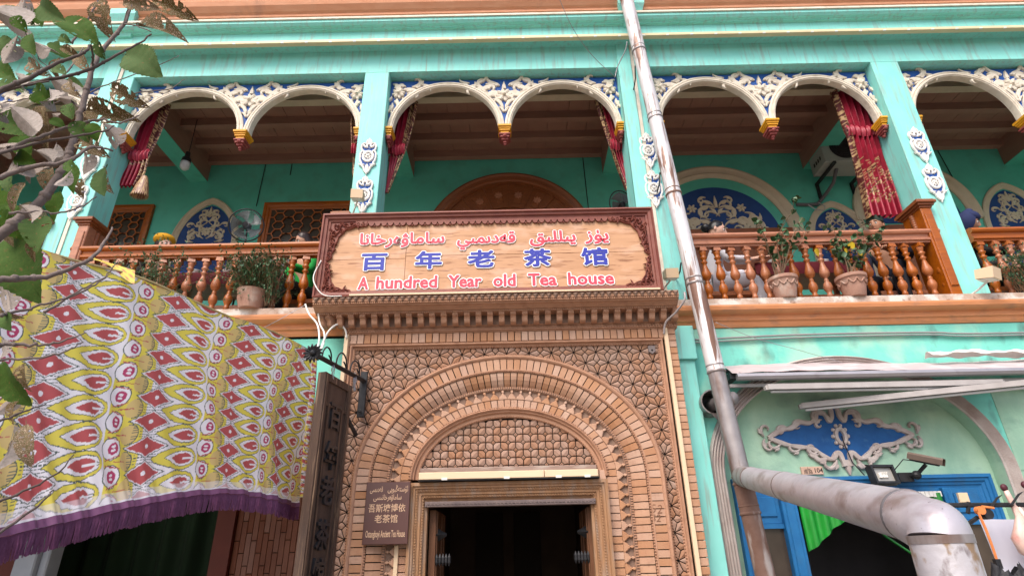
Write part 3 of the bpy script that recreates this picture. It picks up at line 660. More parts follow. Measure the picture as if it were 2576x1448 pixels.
# corner carvings
def carve(cx,cz,sx,sz,k=1.0,kz=1.0):
    r=MB(); y=YS+.004; h=.022
    A=lambda d: math.atan2(sin(R_(d))*sz,cos(R_(d))*sx); sg=sx*sz
    edge=[(.40,0),(.39,-.045),(.34,-.06),(.28,-.055),(.23,-.085),(.17,-.10),(.14,-.15),(.105,-.19),(.095,-.25),(.07,-.30),(.075,-.35),(.05,-.40),(.055,-.45),(.03,-.48),(0,-.48)]
    MB().prism([(cx+sx*a*k,cz+sz*b_*kz) for a,b_ in [(0,0)]+edge],YS+.004,YS+.013).obj('carved_ground',SF,S)
    rr=random.Random(4)
    for (dx,dz,R0) in ((.36,-.03,.022),(.30,-.03,.026),(.235,-.045,.03),(.17,-.05,.036),(.09,-.06,.045),(.06,-.15,.038),(.045,-.225,.032),(.035,-.29,.026),(.035,-.345,.024),(.025,-.40,.022),(.02,-.45,.018),(.13,-.12,.028),(.13,-.03,.02),(.02,-.19,.018),(.015,-.1,.018)):
        a0=rr.uniform(0,6.28); d_=rr.choice((1,-1)); p=[]
        for i in range(15):
            t=i/14; q=R0*(1-.78*t); a=a0+d_*t*7.5; p.append((cx+sx*k*(dx+q*cos(a)),cz+sz*kz*(dz+q*sin(a))))
        r.ribbon(p,[.0065*(1-.3*i/14) for i in range(15)],y,h)
        q=scroll(cx+sx*k*dx,cz+sz*kz*dz,A(rr.uniform(-120,40)),R0*2.6,14*sg,20*sg,6); r.ribbon(q,[.004,.010,.012,.009,.006,.003,.001],y,h*.8)
    r.ribbon([(cx+sx*a*k,cz+sz*b_*kz) for a,b_ in edge],.006,y,h*.9)
    r.obj('corner_carving',SF,S,smooth='auto',kind='stuff')
for (cx,sx) in ((sx0+.07,1),(sx1-.07,-1)):
    carve(cx,sz1-.08,sx,1,.95,.90); carve(cx,sz0+.05,sx,-1,.70,.70)
def stamped(txt,size,r,n,y0,scl,mat,dep=.003):
    me=text_mesh(txt,size,dep,0,res=2); q=MB(); v0=[tuple(v.co) for v in me.vertices]; f0=[tuple(p.vertices) for p in me.polygons]; bpy.data.meshes.remove(me)
    par={}                                  # separate glyph pieces get their own tiny depth step, so none share a plane
    def fd(a):
        while par.setdefault(a,a)!=a: a=par[a]
        return a
    key=[(round(x,4),round(y,4)) for x,y,z in v0]
    for f in f0:
        for i in f[1:]: par[fd(key[i])]=fd(key[f[0]])
    ids={}; v0=[(x,y,z+.0018*(ids.setdefault(fd(key[i]),len(ids))%3)/3) for i,(x,y,z) in enumerate(v0)]
    for k in range(n+1):
        a=2*pi*k/n; rr=r if k<n else 0
        q.add([((x+0)*scl[0]+rr*cos(a),-(z+.0)-y0-.00004*k,y*scl[1]+rr*sin(a)) for x,y,z in v0],f0)
    return q
def letter(txt,x,z,size,mat,bold,scl=(1,1),edge=.0095):
    q=stamped(txt,size,bold+edge,14,.0,scl,WHT); o=place('letter',q.mesh('letter',WHT),S,(x,YS+.005,z))
    place('letter_face',stamped(txt,size,bold,10,.0052,scl,mat,.0006).mesh('letter_face',mat),o,(x,YS+.005,z))
zz=lambda y,x=1230: P(x,y,YS).z
def xat(px,py): return P(px,py,YS).x
def slopez(px,py): return P(px,py,YS).z
for ch,px,py in (('百',941,661),('年',1078,657),('老',1211,654),('茶',1352,651),('馆',1497,648)):
    letter(ch,xat(px,py),slopez(px,py),.25,BLU,.0075,(1.10,.80))
for wd,px0,px1,py,sz_ in (('A',899,928,714,.19),('hundred',945,1101,711,.19),('Year',1126,1213,708,.19),('old',1240,1299,706,.19),('Tea',1327,1402,704,.19),('house',1427,1545,701,.19)):
    xa_,xb_=xat(px0,py),xat(px1,py); me=text_mesh(wd,.19,.001); wdt=max(v.co.x for v in me.vertices)-min(v.co.x for v in me.vertices); bpy.data.meshes.remove(me)
    letter(wd,(xa_+xb_)/2,slopez((px0+px1)/2,py)+(.0 if wd!='Year' else 0),.19,RED,.0052,((xb_-xa_-.02)/(wdt),.95))
for h,px0,px1,py in (('FEB3 FE8E FEE3 FE8E FBDE 06D5 FEAD FEA7 FE8E FEE7 FE8E',905,1118,601),('FED7 FEEA FEA9 FBE8 FEE4 FBE9 FEF2',1150,1297,599),('FEF3 FBE9 FEE0 FEE0 FBE9 FED6',1333,1449,596),('FEF3 FBDC FEAF',1473,1533,592)):
    t=words(h); me=text_mesh(t,.17,.001); wdt=max(v.co.x for v in me.vertices)-min(v.co.x for v in me.vertices); bpy.data.meshes.remove(me)
    xa_,xb_=xat(px0,py),xat(px1,py); letter(t,(xa_+xb_)/2,slopez((px0+px1)/2,py),.17,RED,.0055,((xb_-xa_-.012)/(wdt),1.0),.008)
# ---------------- ground floor, right: wall and shop arch ----------------
W=thing('shop_front_wall','turquoise ground floor wall with fluted white arch right of the brick portal','wall',(3.2,5.6,0))
ax,ahw,ar,azs=3.22,1.29,1.0,2.25; N=40
arc=[(ax-ahw*cos(pi*i/N),azs+ar*sin(pi*i/N)) for i in range(N+1)]
m=MB(); m.box(1.57,ax-ahw,5.6,5.8,0,azs); MB().box(ax+ahw,9,5.6,5.8,0,azs-.001).box(ax+ahw+.14,9,5.594,5.6,azs-.001,3.02).obj('repainted_wall',PALE,W)
vs=[(x,5.6,z) for x,z in arc]+[(x,5.6,3.70) for x,z in arc]+[(x,5.8,z) for x,z in arc]; n=len(arc)
m.add(vs,[(i,i+1,n+i+1,n+i) for i in range(n-1)]+[(i+1,i,2*n+i,2*n+i+1) for i in range(n-1)])
m.add([(1.57,5.6,azs),(ax-ahw,5.6,azs),(ax-ahw,5.6,3.7),(1.57,5.6,3.7),(ax+ahw,5.6,azs),(9,5.6,azs),(9,5.6,3.7),(ax+ahw,5.6,3.7)],[(0,1,2,3),(4,5,6,7)])
TQW=mt('weathered_turquoise_wall',(.15,.55,.46),(.21,.62,.52),.65,2.5,bump=.3,bsc=25,stain=(.10,.22,.19),ssc=4,sst=(1.3,1,.7),sth=(.56,.72),stamt=.85,stain2=((.42,.66,.50),2.2,(1,1,.8),(.5,.62),.6))
m.obj('wall',TQW,W)
MB().bbox(1.60,1.79,5.50,5.6,0,3.60,.006).bbox(1.585,1.81,5.46,5.6,3.34,3.69,.006).obj('pilaster',TURQ,W)
MB().box(1.7,4.8,5.735,5.80,2.20,3.4).box(4.3,4.7,5.735,5.80,0,2.199).box(1.85,2.2,5.735,5.8,0,2.199).obj('recessed_wall',PALE,W)
WORNW=mt('worn_white_moulding',(.50,.45,.43),(.40,.33,.31),.75,8,bump=.4,stain=(.3,.2,.18),ssc=7,sth=(.55,.75),stamt=.6)
fl=[(0.0,5.60),(0.0,5.575)]
for k in range(5): fl+=[(.004+k*.026,5.572),(.012+k*.026,5.558),(.020+k*.026,5.572),(.026+k*.026,5.583)]
fl+=[(.136,5.60),(.136,5.61)]
ap=[(ax-ahw,.0)]+arc+[(ax+ahw,0)]
MB().along(ap,[(-.001,5.735),(-.001,5.585),(.01,5.585),(.01,5.735)]).obj('arch_reveal',PALE,W)
MB().along(ap,fl).obj('fluted_arch',WORNW,W,smooth='auto')
SMT=mt('smoke_stain',(.03,.04,.04),None,.9)
# raised blue ornament
RB=thing('stucco_cartouche','blue stucco cartouche with scrolled cream edging above the blue shop door','wall ornament',(3.16,5.73,2.6))
hp=[(0,.29),(.03,.27),(.045,.18),(.07,.15),(.11,.22),(.17,.23),(.21,.17),(.27,.135),(.36,.14),(.46,.09),(.56,.07),(.70,.0),(.56,-.06),(.44,-.09),(.34,-.10),(.27,-.13),(.20,-.19),(.13,-.21),(.07,-.15),(.045,-.18),(.03,-.28),(0,-.32)]
cx,cz=3.15,2.61
pts=[(cx+a*1.0,cz+b) for a,b in hp]+[(cx-a,cz+b) for a,b in hp[-2:0:-1]]
MB().prism(pts,5.722,5.736).obj('blue_panel',mt('deep_blue_stucco',(.008,.065,.22),(.014,.10,.30),.6,10,stain=(.1,.25,.4),ssc=9,sth=(.6,.8),stamt=.5),RB)
r=MB()
for s in (1,-1):
    A=lambda d: R_(d) if s>0 else pi-R_(d)
    up=[(cx+s*a,cz+b_) for a,b_ in hp[1:12]]; dn=[(cx+s*a,cz+b_) for a,b_ in hp[11:-1]]
    def sm(p):
        o=[]
        for i in range(len(p)-1):
            q=[Vector(p[max(i-1,0)]),Vector(p[i]),Vector(p[i+1]),Vector(p[min(i+2,len(p)-1)])]
            for k in range(4): t=k/4; o.append(tuple(.5*((2*q[1])+(q[2]-q[0])*t+(2*q[0]-5*q[1]+4*q[2]-q[3])*t*t+(3*q[1]-q[0]-3*q[2]+q[3])*t**3)))
        return o+[p[-1]]
    for pth in (up,dn):
        pp_=sm(pth); r.ribbon(pp_,[.018+.009*abs(sin(i*.55)) for i in range(len(pp_))],5.723,.03)
    for (dx,dz,an,L,cu,wd) in ((.06,.24,150,.20,-9,.016),(.10,.23,35,.24,-7,.018),(.15,.16,10,.16,-12,.015),(.33,.15,30,.20,-9,.016),(.50,.09,40,.20,-10,.016),(.74,.01,50,.20,9,.014),(.74,-.01,-50,.20,-9,.014),(.60,-.06,-60,.20,9,.015),(.42,-.11,-50,.18,10,.015),(.26,-.17,-10,.20,9,.02),(.18,-.20,-40,.20,8,.024),(.10,-.22,-80,.20,7,.02)):
        leafscroll(r,cx+s*dx,cz+dz,A(an),L,cu,wd,5.723,.03,s,1)
ring=[(cx+.045*cos(t*pi/8),cz+.0+.07*sin(t*pi/8)) for t in range(17)]; r.ribbon(ring,.02,5.723,.035)
for k in range(10): r.ball((cx+.072*cos(k*pi/5),5.715,cz+.105*sin(k*pi/5)),.020,6,5)
r.ribbon([(cx,cz-.22),(cx,cz-.3),(cx,cz-.36)],[.03,.03,.005],5.723,.02)
r.obj('scrollwork',WORNW,RB,smooth='auto',kind='stuff')
MB().tube([(cx,5.70,cz),(cx-.01,5.66,cz-.1),(cx+.03,5.68,cz-.25),(cx+.1,5.66,cz-.37)],.006).obj('cable',BLACKM,RB)
# blue door
BW=mt('shop_blue_paint',(.010,.10,.27),(.018,.15,.36),.5,6,bump=.2,bsc=30,stain=(.05,.08,.1),ssc=6,sst=(1,1,.5),sth=(.58,.78),stamt=.6,stain2=((.4,.5,.55),9,(5,5,.2),(.72,.8),.7))
BD=thing('blue_shop_door','chipped blue timber shop door frame with dark glass side panels','door frame',(3.2,5.65,0))
MB().along([(2.02,0),(2.02,2.235),(4.42,2.235),(4.42,0)],[(0,5.735),(0,5.66),(-.03,5.655),(-.035,5.67),(-.06,5.672),(-.065,5.685),(-.09,5.69),(-.095,5.70),(-.12,5.705),(-.12,5.76)]).obj('frame',BW,BD)
for a,b in ((2.42,2.56),(3.92,4.0)): MB().bbox(a,b,5.645,5.76,0,2.115,.006).bbox(a+.03,b-.03,5.635,5.65,0,2.08,.006).obj('mullion',BW,BD)
for a,b in ((2.14,2.42),(4.0,4.30)):
    MB().bbox(a,b,5.70,5.75,1.84,2.115,.004).bbox(a+.04,b-.04,5.685,5.70,1.90,2.07,.006).obj('upper_panel',BW,BD)
    MB().box(a,b,5.72,5.73,0,1.84).obj('dark_glass',mt('dark_glass',(.03,.022,.018),(.08,.06,.045),.15,4,spec=.6),BD)
    MB().box(a,a+.03,5.69,5.72,0,1.84).box(a,b,5.69,5.72,1.80,1.84).obj('glazing_bar',BW,BD)
MB().box(2.56,3.92,5.69,5.75,2.09,2.12).obj('head_rail',BW,BD)
IN=thing('shop_interior','dark grey room behind the open blue shop door','room',(3.2,5.8,0))
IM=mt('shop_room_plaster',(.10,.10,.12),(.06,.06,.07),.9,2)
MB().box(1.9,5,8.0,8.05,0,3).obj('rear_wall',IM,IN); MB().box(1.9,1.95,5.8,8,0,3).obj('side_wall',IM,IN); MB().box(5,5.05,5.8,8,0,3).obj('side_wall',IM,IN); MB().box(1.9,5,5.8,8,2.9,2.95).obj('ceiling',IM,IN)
GRN=mt('green_satin',(.01,.30,.03),(.006,.16,.015),.3,14,stretch=(4,1,.5),spec=.6)
def cloth(fn,nx,ny,mat,name,parent=None,**k):
    o=MB().grid(nx,ny,fn).obj(name,mat,parent,smooth=True,**k); return o
o=cloth(lambda u,v:(2.57+1.33*u,5.64+.02*sin(u*70)+.01*sin(u*31),2.07-v*(.05+.42*max(0,1-u*1.9)**1.1+.07*(u>.9)+.012*sin(u*23))),120,12,GRN,'green_banner')
tags(o,'gathered green satin banner hanging in the head of the blue shop door','banner')
o=MB()
for i in range(26):
    x=2.9+i*.038; o.box(x,x+.034,5.622,5.632,2.035+.004*(i%2),2.085)
o=o.obj('lace_trim',WHITEP,None); tags(o,'white patterned trim along the top of the green banner','trim',kind='stuff')
o=MB().tube([(3.45,6.3,1.95),(3.62,6.2,1.72),(3.85,6.1,1.5),(4.1,6.0,1.3)],.012).obj('green_hose',GRN); tags(o,'green rope hanging across the dark doorway behind the large flue','rope')
# number plate
NP=MB().bbox(2.70,2.905,5.715,5.735,2.262,2.335,.003).obj('number_plate',mt('faded_pink_enamel',(.60,.40,.30),(.5,.33,.25),.6,20)); tags(NP,'small faded pink number plate reading 104 above the blue door','number plate')
INK=mt('dark_ink',(.04,.03,.03),None,.6)
for t,x,z,s in (('104',2.858,2.297,.058),('库路',2.762,2.285,.042),(words('FEF3 FEEE FEDF FEF0'),2.762,2.318,.03)):
    me=text_mesh(t,s,.001,.0008 if t=='104' else 0); me.materials.clear(); me.materials.append(INK); place('inscription',me,NP,(x,5.7145,z),rot=(pi/2,0,0))
# floodlight
def L(x,y,Y): return P(x,y,Y)
FL=thing('floodlight','black rectangular floodlight with a spiral bulb above the blue door','floodlight',(3.29,5.5,2.2))
M=Matrix.Translation((3.335,5.50,2.225))@Matrix.Rotation(R_(8),4,'Z')@Matrix.Rotation(R_(-12),4,'X')
MB().along([(-.115,-.085),(-.115,.085),(.115,.085),(.115,-.085)],[(0,.06),(0,-.02),(-.02,-.02),(-.022,.05)],closed=True).box(-.10,.10,.05,.08,-.075,.075).xf(M).obj('housing',BLACKM,FL)
MB().box(-.094,.094,.008,.02,-.064,.064).xf(M).obj('reflector',mt('dull_reflector',(.42,.40,.36),(.35,.33,.3),.35,5,metal=.3),FL)
sp=MB(); 
for k in range(4): sp.tube([(-.03+k*.018+.008*t,-.006+.012*sin(t*pi),-.03+.05*t) for t in (0,.25,.5,.75,1)],.0065)
sp.box(-.055,-.03,-.01,.01,-.03,.015).xf(M).obj('spiral_bulb',WHITEP,FL,kind='stuff')
MB().tube([(3.335,5.56,2.30),(3.30,5.72,2.34)],.008).obj('bracket',BLACKM,FL)
# cctv
CC=thing('cctv_camera','brown hooded bullet security camera on a black arm above the door','camera',(3.68,5.6,2.35))
M=Matrix.Translation((3.70,5.42,2.35))@Matrix.Rotation(R_(42),4,'Z')@Matrix.Rotation(R_(20),4,'X')@Matrix.Scale(.82,4)
hd=[(-.055,-.045),(-.055,.01),(-.04,.03),(.04,.03),(.055,.01),(.055,-.045),(.05,-.045),(.05,.008),(.037,.024),(-.037,.024),(-.05,.008),(-.05,-.045)]
MB().prism(hd,-.17,.16).xf(M).obj('hood',mt('brown_metal',(.10,.07,.055),(.14,.10,.08),.45,10,metal=.2),CC)
q=MB().lathe([(.04,-.13),(.042,-.12),(.042,.14),(.03,.15)],n=12,axis='y'); q.xf(M@Matrix.Translation((0,0,-.02))).obj('barrel',BLACKM,CC,smooth='auto')
MB().tube([(3.72,5.47,2.30),(3.66,5.55,2.22),(3.60,5.72,2.22)],.018).ball((3.66,5.55,2.22),.04).box(3.53,3.66,5.60,5.66,2.17,2.25).obj('arm',BLACKM,CC)
MB().tube([(3.7,5.5,2.33),(3.58,5.55,2.36),(3.52,5.62,2.28),(3.5,5.7,2.18)],.005).obj('cable',BLACKM,CC)
MB().bbox(4.06,4.15,5.66,5.70,1.985,2.07,.004).obj('junction_box',BEIGE,BD)
# awning roll and lamps over the shop
GREYT=mt('grey_aluminium',(.42,.40,.42),(.34,.32,.34),.4,6,metal=.5,stain=(.2,.17,.17),ssc=9,sth=(.6,.8),stamt=.5)
AW=thing('rolled_awning','rolled up grey awning with metal front bar above the shop arch','awning',(3.5,5.3,3.15))
MB().grid(60,4,lambda u,v:(2.06+u*4.2,5.575-v*.27,3.295-.155*v+.004*sin(u*300)+ .012*sin(u*9)+.015*sin(v*3.1))).obj('awning_cloth',mt('dusty_pink_tarp',(.50,.42,.42),(.42,.33,.34),.7,9,stain=(.62,.58,.6),ssc=3,sst=(1,4,1),sth=(.5,.7)),AW)
MB().sweepx([(5.34,3.075),(5.30,3.08),(5.285,3.105),(5.295,3.135),(5.33,3.145),(5.36,3.12)],2.10,6.3).obj('front_bar',GREYT,AW)
MB().sweepx([(5.42,3.03),(5.39,3.03),(5.39,3.06),(5.42,3.06)],2.05,6.3).obj('lower_bar',mt('grimy_white_metal',(.4,.38,.38),(.3,.28,.28),.5,9),AW)
MB().tube([(2.06,5.58,3.25),(2.10,5.45,3.2),(2.14,5.32,3.13)],.02).box(2.05,2.12,5.35,5.6,3.10,3.16).obj('arm',BLACKM,AW)
o=MB().grid(30,6,lambda u,v:(4.05+u*1.3,5.50-.12*v,3.30+.05*sin(v*3)+.010*sin(u*17+v*4)+.006*sin(u*43+v*7)+.012*sin(u*5))).obj('plastic_sheet',WHITEP,None,smooth=True); tags(o,'crumpled white plastic sheet lying on the rolled awning','plastic sheet')
def tubelamp(a,b,label,w=.035,h=.05):
    a,b=Vector(a),Vector(b); e=(b-a); Lh=e.length; M=Matrix.Translation((a+b)/2)@e.to_track_quat('X','Z').to_matrix().to_4x4()
    T=thing('fluorescent_lamp',label,'lamp',(a+b)/2)
    MB().box(-Lh/2,Lh/2,-w,w,0,h).box(-Lh/2-.02,-Lh/2,-w*.7,w*.7,.0,h*.8).box(Lh/2,Lh/2+.02,-w*.7,w*.7,.0,h*.8).xf(M).obj('housing',mt('lamp_housing',(.44,.41,.40),(.34,.31,.30),.5,8),T)
    MB().tube([M@Vector((-Lh/2+.03,0,-.016)),M@Vector((Lh/2-.03,0,-.016))],.013,8).obj('tube',mt('dusty_glass_tube',(.5,.5,.5),None,.4),T,smooth='auto')
    MB().tube([M@Vector((-Lh/2-.02,.02,.03)),M@Vector((0,.03,h+.015)),M@Vector((Lh/2+.05,.02,h))],.006).obj('cable',BLACKM,T)
tubelamp((2.36,5.32,2.975),(4.55,5.32,2.975),'long white fluorescent lamp fixed directly under the awning bar')
tubelamp((2.74,5.52,2.84),(4.95,5.05,2.93),'grimy fluorescent lamp slanting out below the awning')
# flue outlet through wall
GALV=mt('galvanised_pipe',(.36,.33,.33),(.27,.24,.24),.42,9,metal=.4,bump=.5,bsc=9,stain=(.13,.07,.05),ssc=5,sst=(2,2,.4),sth=(.50,.66),stamt=.8)
PEEL=mt('peeling_silver_pipe',(.70,.68,.68),(.60,.57,.58),.38,6,metal=.15,bump=.6,bsc=9,stain=(.17,.08,.05),ssc=4.2,sst=(3.4,3.4,.28),sth=(.525,.585),stamt=.95,stain2=((.28,.15,.10),18,(2.5,2.5,.3),(.60,.66),.8))
RUST=mt('rusty_pipe',(.16,.085,.06),(.24,.15,.12),.7,7,bump=.4,bsc=35,stain=(.42,.38,.36),ssc=6,sst=(2,2,.5),sth=(.56,.68),stamt=.8)
OUT=thing('wall_flue_outlet','open round flue collar in the turquoise wall behind the tall pipe','pipe',(1.93,5.5,2.93))
c=P(1787,1016,5.52); q=MB()
for k in range(24):
    a0,a1=2*pi*k/24,2*pi*(k+1)/24
    q.add([(c.x+r*cos(a),y,c.z+r*sin(a)) for a,r,y in ((a0,.115,5.60),(a1,.115,5.60),(a1,.12,5.42),(a0,.12,5.42),(a0,.108,5.42),(a1,.108,5.42),(a1,.108,5.60),(a0,.108,5.60))],[(0,1,2,3),(3,2,5,4),(4,5,6,7)])
q.obj('collar',GALV,OUT,smooth='auto'); MB().tube([(c.x,5.58,c.z),(c.x,5.595,c.z)],.105,20).obj('dark_hole',BLACKM,OUT)
MB().tube([(c.x+.02,5.6,c.z),(c.x+.05,5.4,c.z-.01),(c.x+.12,5.22,c.z-.02)],.06,14).obj('duct',GALV,OUT,smooth=True)
MB().add([(c.x-.05,5.42,c.z-.10),(c.x+.03,5.42,c.z-.115),(c.x,5.38,c.z-.19)],[(0,1,2),(2,1,0)]).obj('bent_flap',GALV,OUT)
# tall downpipe
DP=thing('downpipe','tall rusty silver downpipe crossing the facade beside the sign','pipe',(2.0,5.15,0))
def dp(py,px): return P(px,py,5.17)
A=P(1567,-40,5.17); Bp=P(1938,1500,5.17); dirv=(A-Bp).normalized()
A=A+dirv*.2; Bp=Bp-dirv*1.35
cuts=[Bp.z]+[P(x,y,5.17).z for x,y in ((1905,1290),(1893,1215),(1805,935),(1740,715),(1683,490),(1655,300),(1600,130))]+[A.z]
mats=[RUST,RUST,GALV,PEEL,PEEL,PEEL,PEEL,PEEL,PEEL]
def onp(z): return Bp+dirv*((z-Bp.z)/dirv.z)
for i in range(len(cuts)-1):
    a,b=onp(cuts[i]),onp(cuts[i+1]); r0=.079+.002*(i%2)
    o=MB().tube([a,a+dirv*.02,b-dirv*.02,b+dirv*.03],[r0+.001,r0,r0-.001,r0-.003],20,cap=True).obj('pipe_section',mats[i],DP,smooth='auto')
    b_=MB().tube([b-dirv*.012,b-dirv*.006,b+dirv*.006,b+dirv*.012],[.082,.087,.087,.082],20).tube([b+dirv*.05,b+dirv*.055,b+dirv*.062,b+dirv*.067],[.080,.084,.084,.080],20).obj('joint_ring',RUST if i in(1,4,0) else GALV,o,smooth='auto')
for z in (6.9,5.35,4.25): 
    p=onp(z); MB().tube([p+Vector((-.09,.0,0)),p+Vector((-.05,.2,0)),p+Vector((-.03,.42,0.02))],.008).obj('wall_clamp',BLACKM,DP)
# side flue
SF2=thing('stove_flue','large silver flue pipe sloping out from the downpipe to a rust-patched elbow','pipe',(1.3,1.97,0))
tee=P(1868,1197,5.12); 
e0=P(2338,1300,1.97); ez=e0.z
e0=P(2352,1312,1.97)
pts=[tee,tee+(e0-tee)*.12,tee+(e0-tee)*.44,tee+(e0-tee)*.945]
SILV=mt('silver_flue',(.50,.47,.50),(.38,.35,.39),.38,5,metal=.3,bump=.7,bsc=8,stain=(.17,.11,.09),ssc=5,sst=(1,1,2),sth=(.53,.72),stamt=.75,stain2=((.12,.09,.09),60,(1,1,1),(.68,.74),.6))
for i in range(3):
    a,b=pts[i],pts[i+1]; d=(b-a).normalized()
    o=MB().tube([a,b+d*.02],.084+.001*i,28).obj('flue_section',SILV if i else GALV,SF2,smooth='auto')
    MB().tube([b-d*.012,b-d*.005,b+d*.004,b+d*.010],[.086,.089,.089,.086],28).obj('seam_ring',GALV if i<2 else mt('dark_seam',(.15,.14,.15),None,.5),o,smooth='auto')
dd=(e0-tee).normalized(); a=pts[3]; ex=Vector((e0.x,e0.y,0)); el=[]
ctr=e0+Vector((0,0,-.02))
for t in range(9):
    f=t/8; q0=ctr-dd*.05; q2=ctr+Vector((0,0,-.03)); q1=ctr+Vector((.01,0,.012))
    el.append(q0*(1-f)**2+q1*2*f*(1-f)+q2*f*f)
MB().tube([a]+el,.0865,28).obj('elbow',SILV,SF2,smooth='auto')
PATCH=mt('rust_patched_flue',(.56,.54,.57),(.47,.44,.48),.35,5,metal=.3,bump=.5,bsc=14,stain=(.30,.19,.10),ssc=5.5,sst=(1.4,1.4,1.0),sth=(.50,.54),stamt=.9,stain2=((.09,.04,.03),11,(1,1,.6),(.60,.66),.8))
MB().tube([el[-1],el[-1]+Vector((0,0,-.01)),Vector((e0.x,e0.y,.7))],.0875,28).obj('riser',PATCH,SF2,smooth='auto')
MB().tube([el[-1]+Vector((0,0,.012)),el[-1]+Vector((0,0,-.012))],.0895,28).obj('seam_ring',GALV,SF2,smooth='auto')
# street stove under the flue
ST=thing('street_stove','sheet metal street stove carrying the large flue','stove',(e0.x,e0.y,0))
MB().bbox(e0.x-.25,e0.x+.25,e0.y-.25,e0.y+.25,.10,.72,.02).obj('body',RUST,ST)
for sx in (-.2,.2):
    for sy in (-.2,.2): MB().box(e0.x+sx-.02,e0.x+sx+.02,e0.y+sy-.02,e0.y+sy+.02,.012,.1).obj('leg',BLACKM,ST)
# ---------------- meat rail ----------------
MR=thing('butcher_rail','thin black hanging rail with hooks beside the large flue','rail',(2.4,3.0,1.78))
ra=P(2360,1270,3.0); rb=P(2640,1268,3.0); rb2=Vector((3.2,3.0,rb.z+.02))
MB().tube([ra,rb,rb2],.011).obj('rail_bar',BLACKM,MR)
MB().tube([P(2460,1300,3.0),P(2395,1345,3.0)],.010).obj('brace',BLACKM,MR); MB().tube([P(2437,1262,3.0),P(2435,1290,3.0)],.010).obj('lug',BLACKM,MR); MB().tube([rb2,Vector((rb2.x,rb2.y,.012))],.02).obj('stand_leg',BLACKM,MR); MB().tube([P(2395,1345,3.0),Vector((P(2395,1345,3.0).x,3.0,.012))],.015).obj('stand_leg',BLACKM,MR)
for x,y in ((2487,1270),(2540,1262),(2590,1258),(2640,1258)):
    p=P(x,y,3.0); MB().tube([p+Vector((-.03,0,-.02)),p+Vector((-.01,-.02,-.012)),p+Vector((.03,-.03,.03)),p+Vector((.06,-.03,.045))],[.004,.006,.005,.001]).obj('hook',BLACKM,MR)
MEAT=mt('raw_meat',(.62,.33,.28),(.74,.60,.52),.35,9,stretch=(1,1,.6),bump=.4,bsc=12,spec=.5,stain=(.40,.07,.06),ssc=9,sst=(1.4,1,.6),sth=(.52,.66),stamt=.8)
def meat(px,label,top=1232):
    a=P(px,top,3.0); T=[a+Vector(v) for v in ((0,0,0),(.004,0,-.03),(.012,0,-.07),(.02,.0,-.12),(.012,0,-.17),(.0,0,-.215),(.01,0,-.27),(.015,0,-.30))]
    o=MB().tube(T,[.012,.014,.015,.019,.034,.052,.048,.02],14,flat=.7).tube([a+Vector((.02,-.01,-.08)),a+Vector((.05,-.01,-.15)),a+Vector((.085,0,-.22)),a+Vector((.08,0,-.29))],[.01,.02,.034,.015],10)
    T_=thing('lamb_leg',label,'meat',a); o.obj('meat',MEAT,T_,smooth=True); MB().ball(a+Vector((-.004,0,.012)),.0165,8,6,(1,.8,1.1)).obj('hoof_joint',mt('dark_bone',(.09,.02,.03),None,.5),T_,smooth=True)
meat(2530,'skinned lamb leg with dark joint hanging from the second hook beside the flue')
meat(2582,'skinned lamb leg cut off by the right edge of the picture',1225)
o=cloth(lambda u,v:(2.285+u*1.0+.06*v+.02*sin(v*4),3.10+.03*sin(u*14+v*2),1.735-.012*sin(u*3)-v*1.2),40,10,mt('white_butcher_cloth',(.66,.66,.74),(.55,.55,.66),.8,4),'white_cloth'); tags(o,'white cloth sheet hanging behind the lamb legs','cloth')
BG=thing('black_bag','black bag with a small silver label below the hanging lamb legs','bag',P(2552,1440,2.8))
b0=P(2562,1500,2.8)
q=MB().grid(36,20,lambda u,v:(lambda a,t:(b0.x+(.10+.02*sin(a*3+t*4))*cos(a)*(.55+.45*min(1,t*3)),b0.y+.05*sin(a)*(.4+.6*min(1,t*3))+.008*sin(a*7+t*9),b0.z+.11-.34*t+.018*cos(a*2)*(1-t)+.01*sin(a*9)))(2*pi*u,v))
q.obj('bag_body',mt('black_cloth',(.012,.012,.015),(.03,.03,.035),.6,12,bump=.5),BG,smooth=True)
MB().box(b0.x-.01,b0.x+.03,b0.y-.062,b0.y-.058,b0.z+.03,b0.z+.05).obj('label_patch',GREYT,BG)
STR=thing('orange_strap','orange ratchet strap rolled on the rail with its black buckle hanging down','strap',P(2462,1290,2.98))
OR=mt('orange_webbing',(.75,.25,.08),(.6,.18,.05),.6,40)
p0=P(2465,1283,2.96); MB().lathe([(.001,-.014),(.019,-.014),(.019,.014),(.001,.014)],p0,14,'y').obj('strap_roll',OR,STR)
q=[P(2475,1276,2.96),P(2462,1290,2.95),P(2480,1330,2.95),P(2495,1370,2.95),P(2507,1405,2.95)]
MB().tube(q,.006,6).tube([P(2470,1273,2.96),P(2500,1277,2.96)],.006).obj('strap_tail',OR,STR); c=P(2510,1417,2.95); MB().box(c.x-.012,c.x+.012,c.y-.01,c.y+.01,c.z-.02,c.z+.02).obj('buckle',BLACKM,STR)
c=P(2480,1292,2.98); MB().lathe([(.001,-.02),(.024,-.02),(.024,.02),(.001,.02)],c,12,'y').obj('reel',BLACKM,STR)
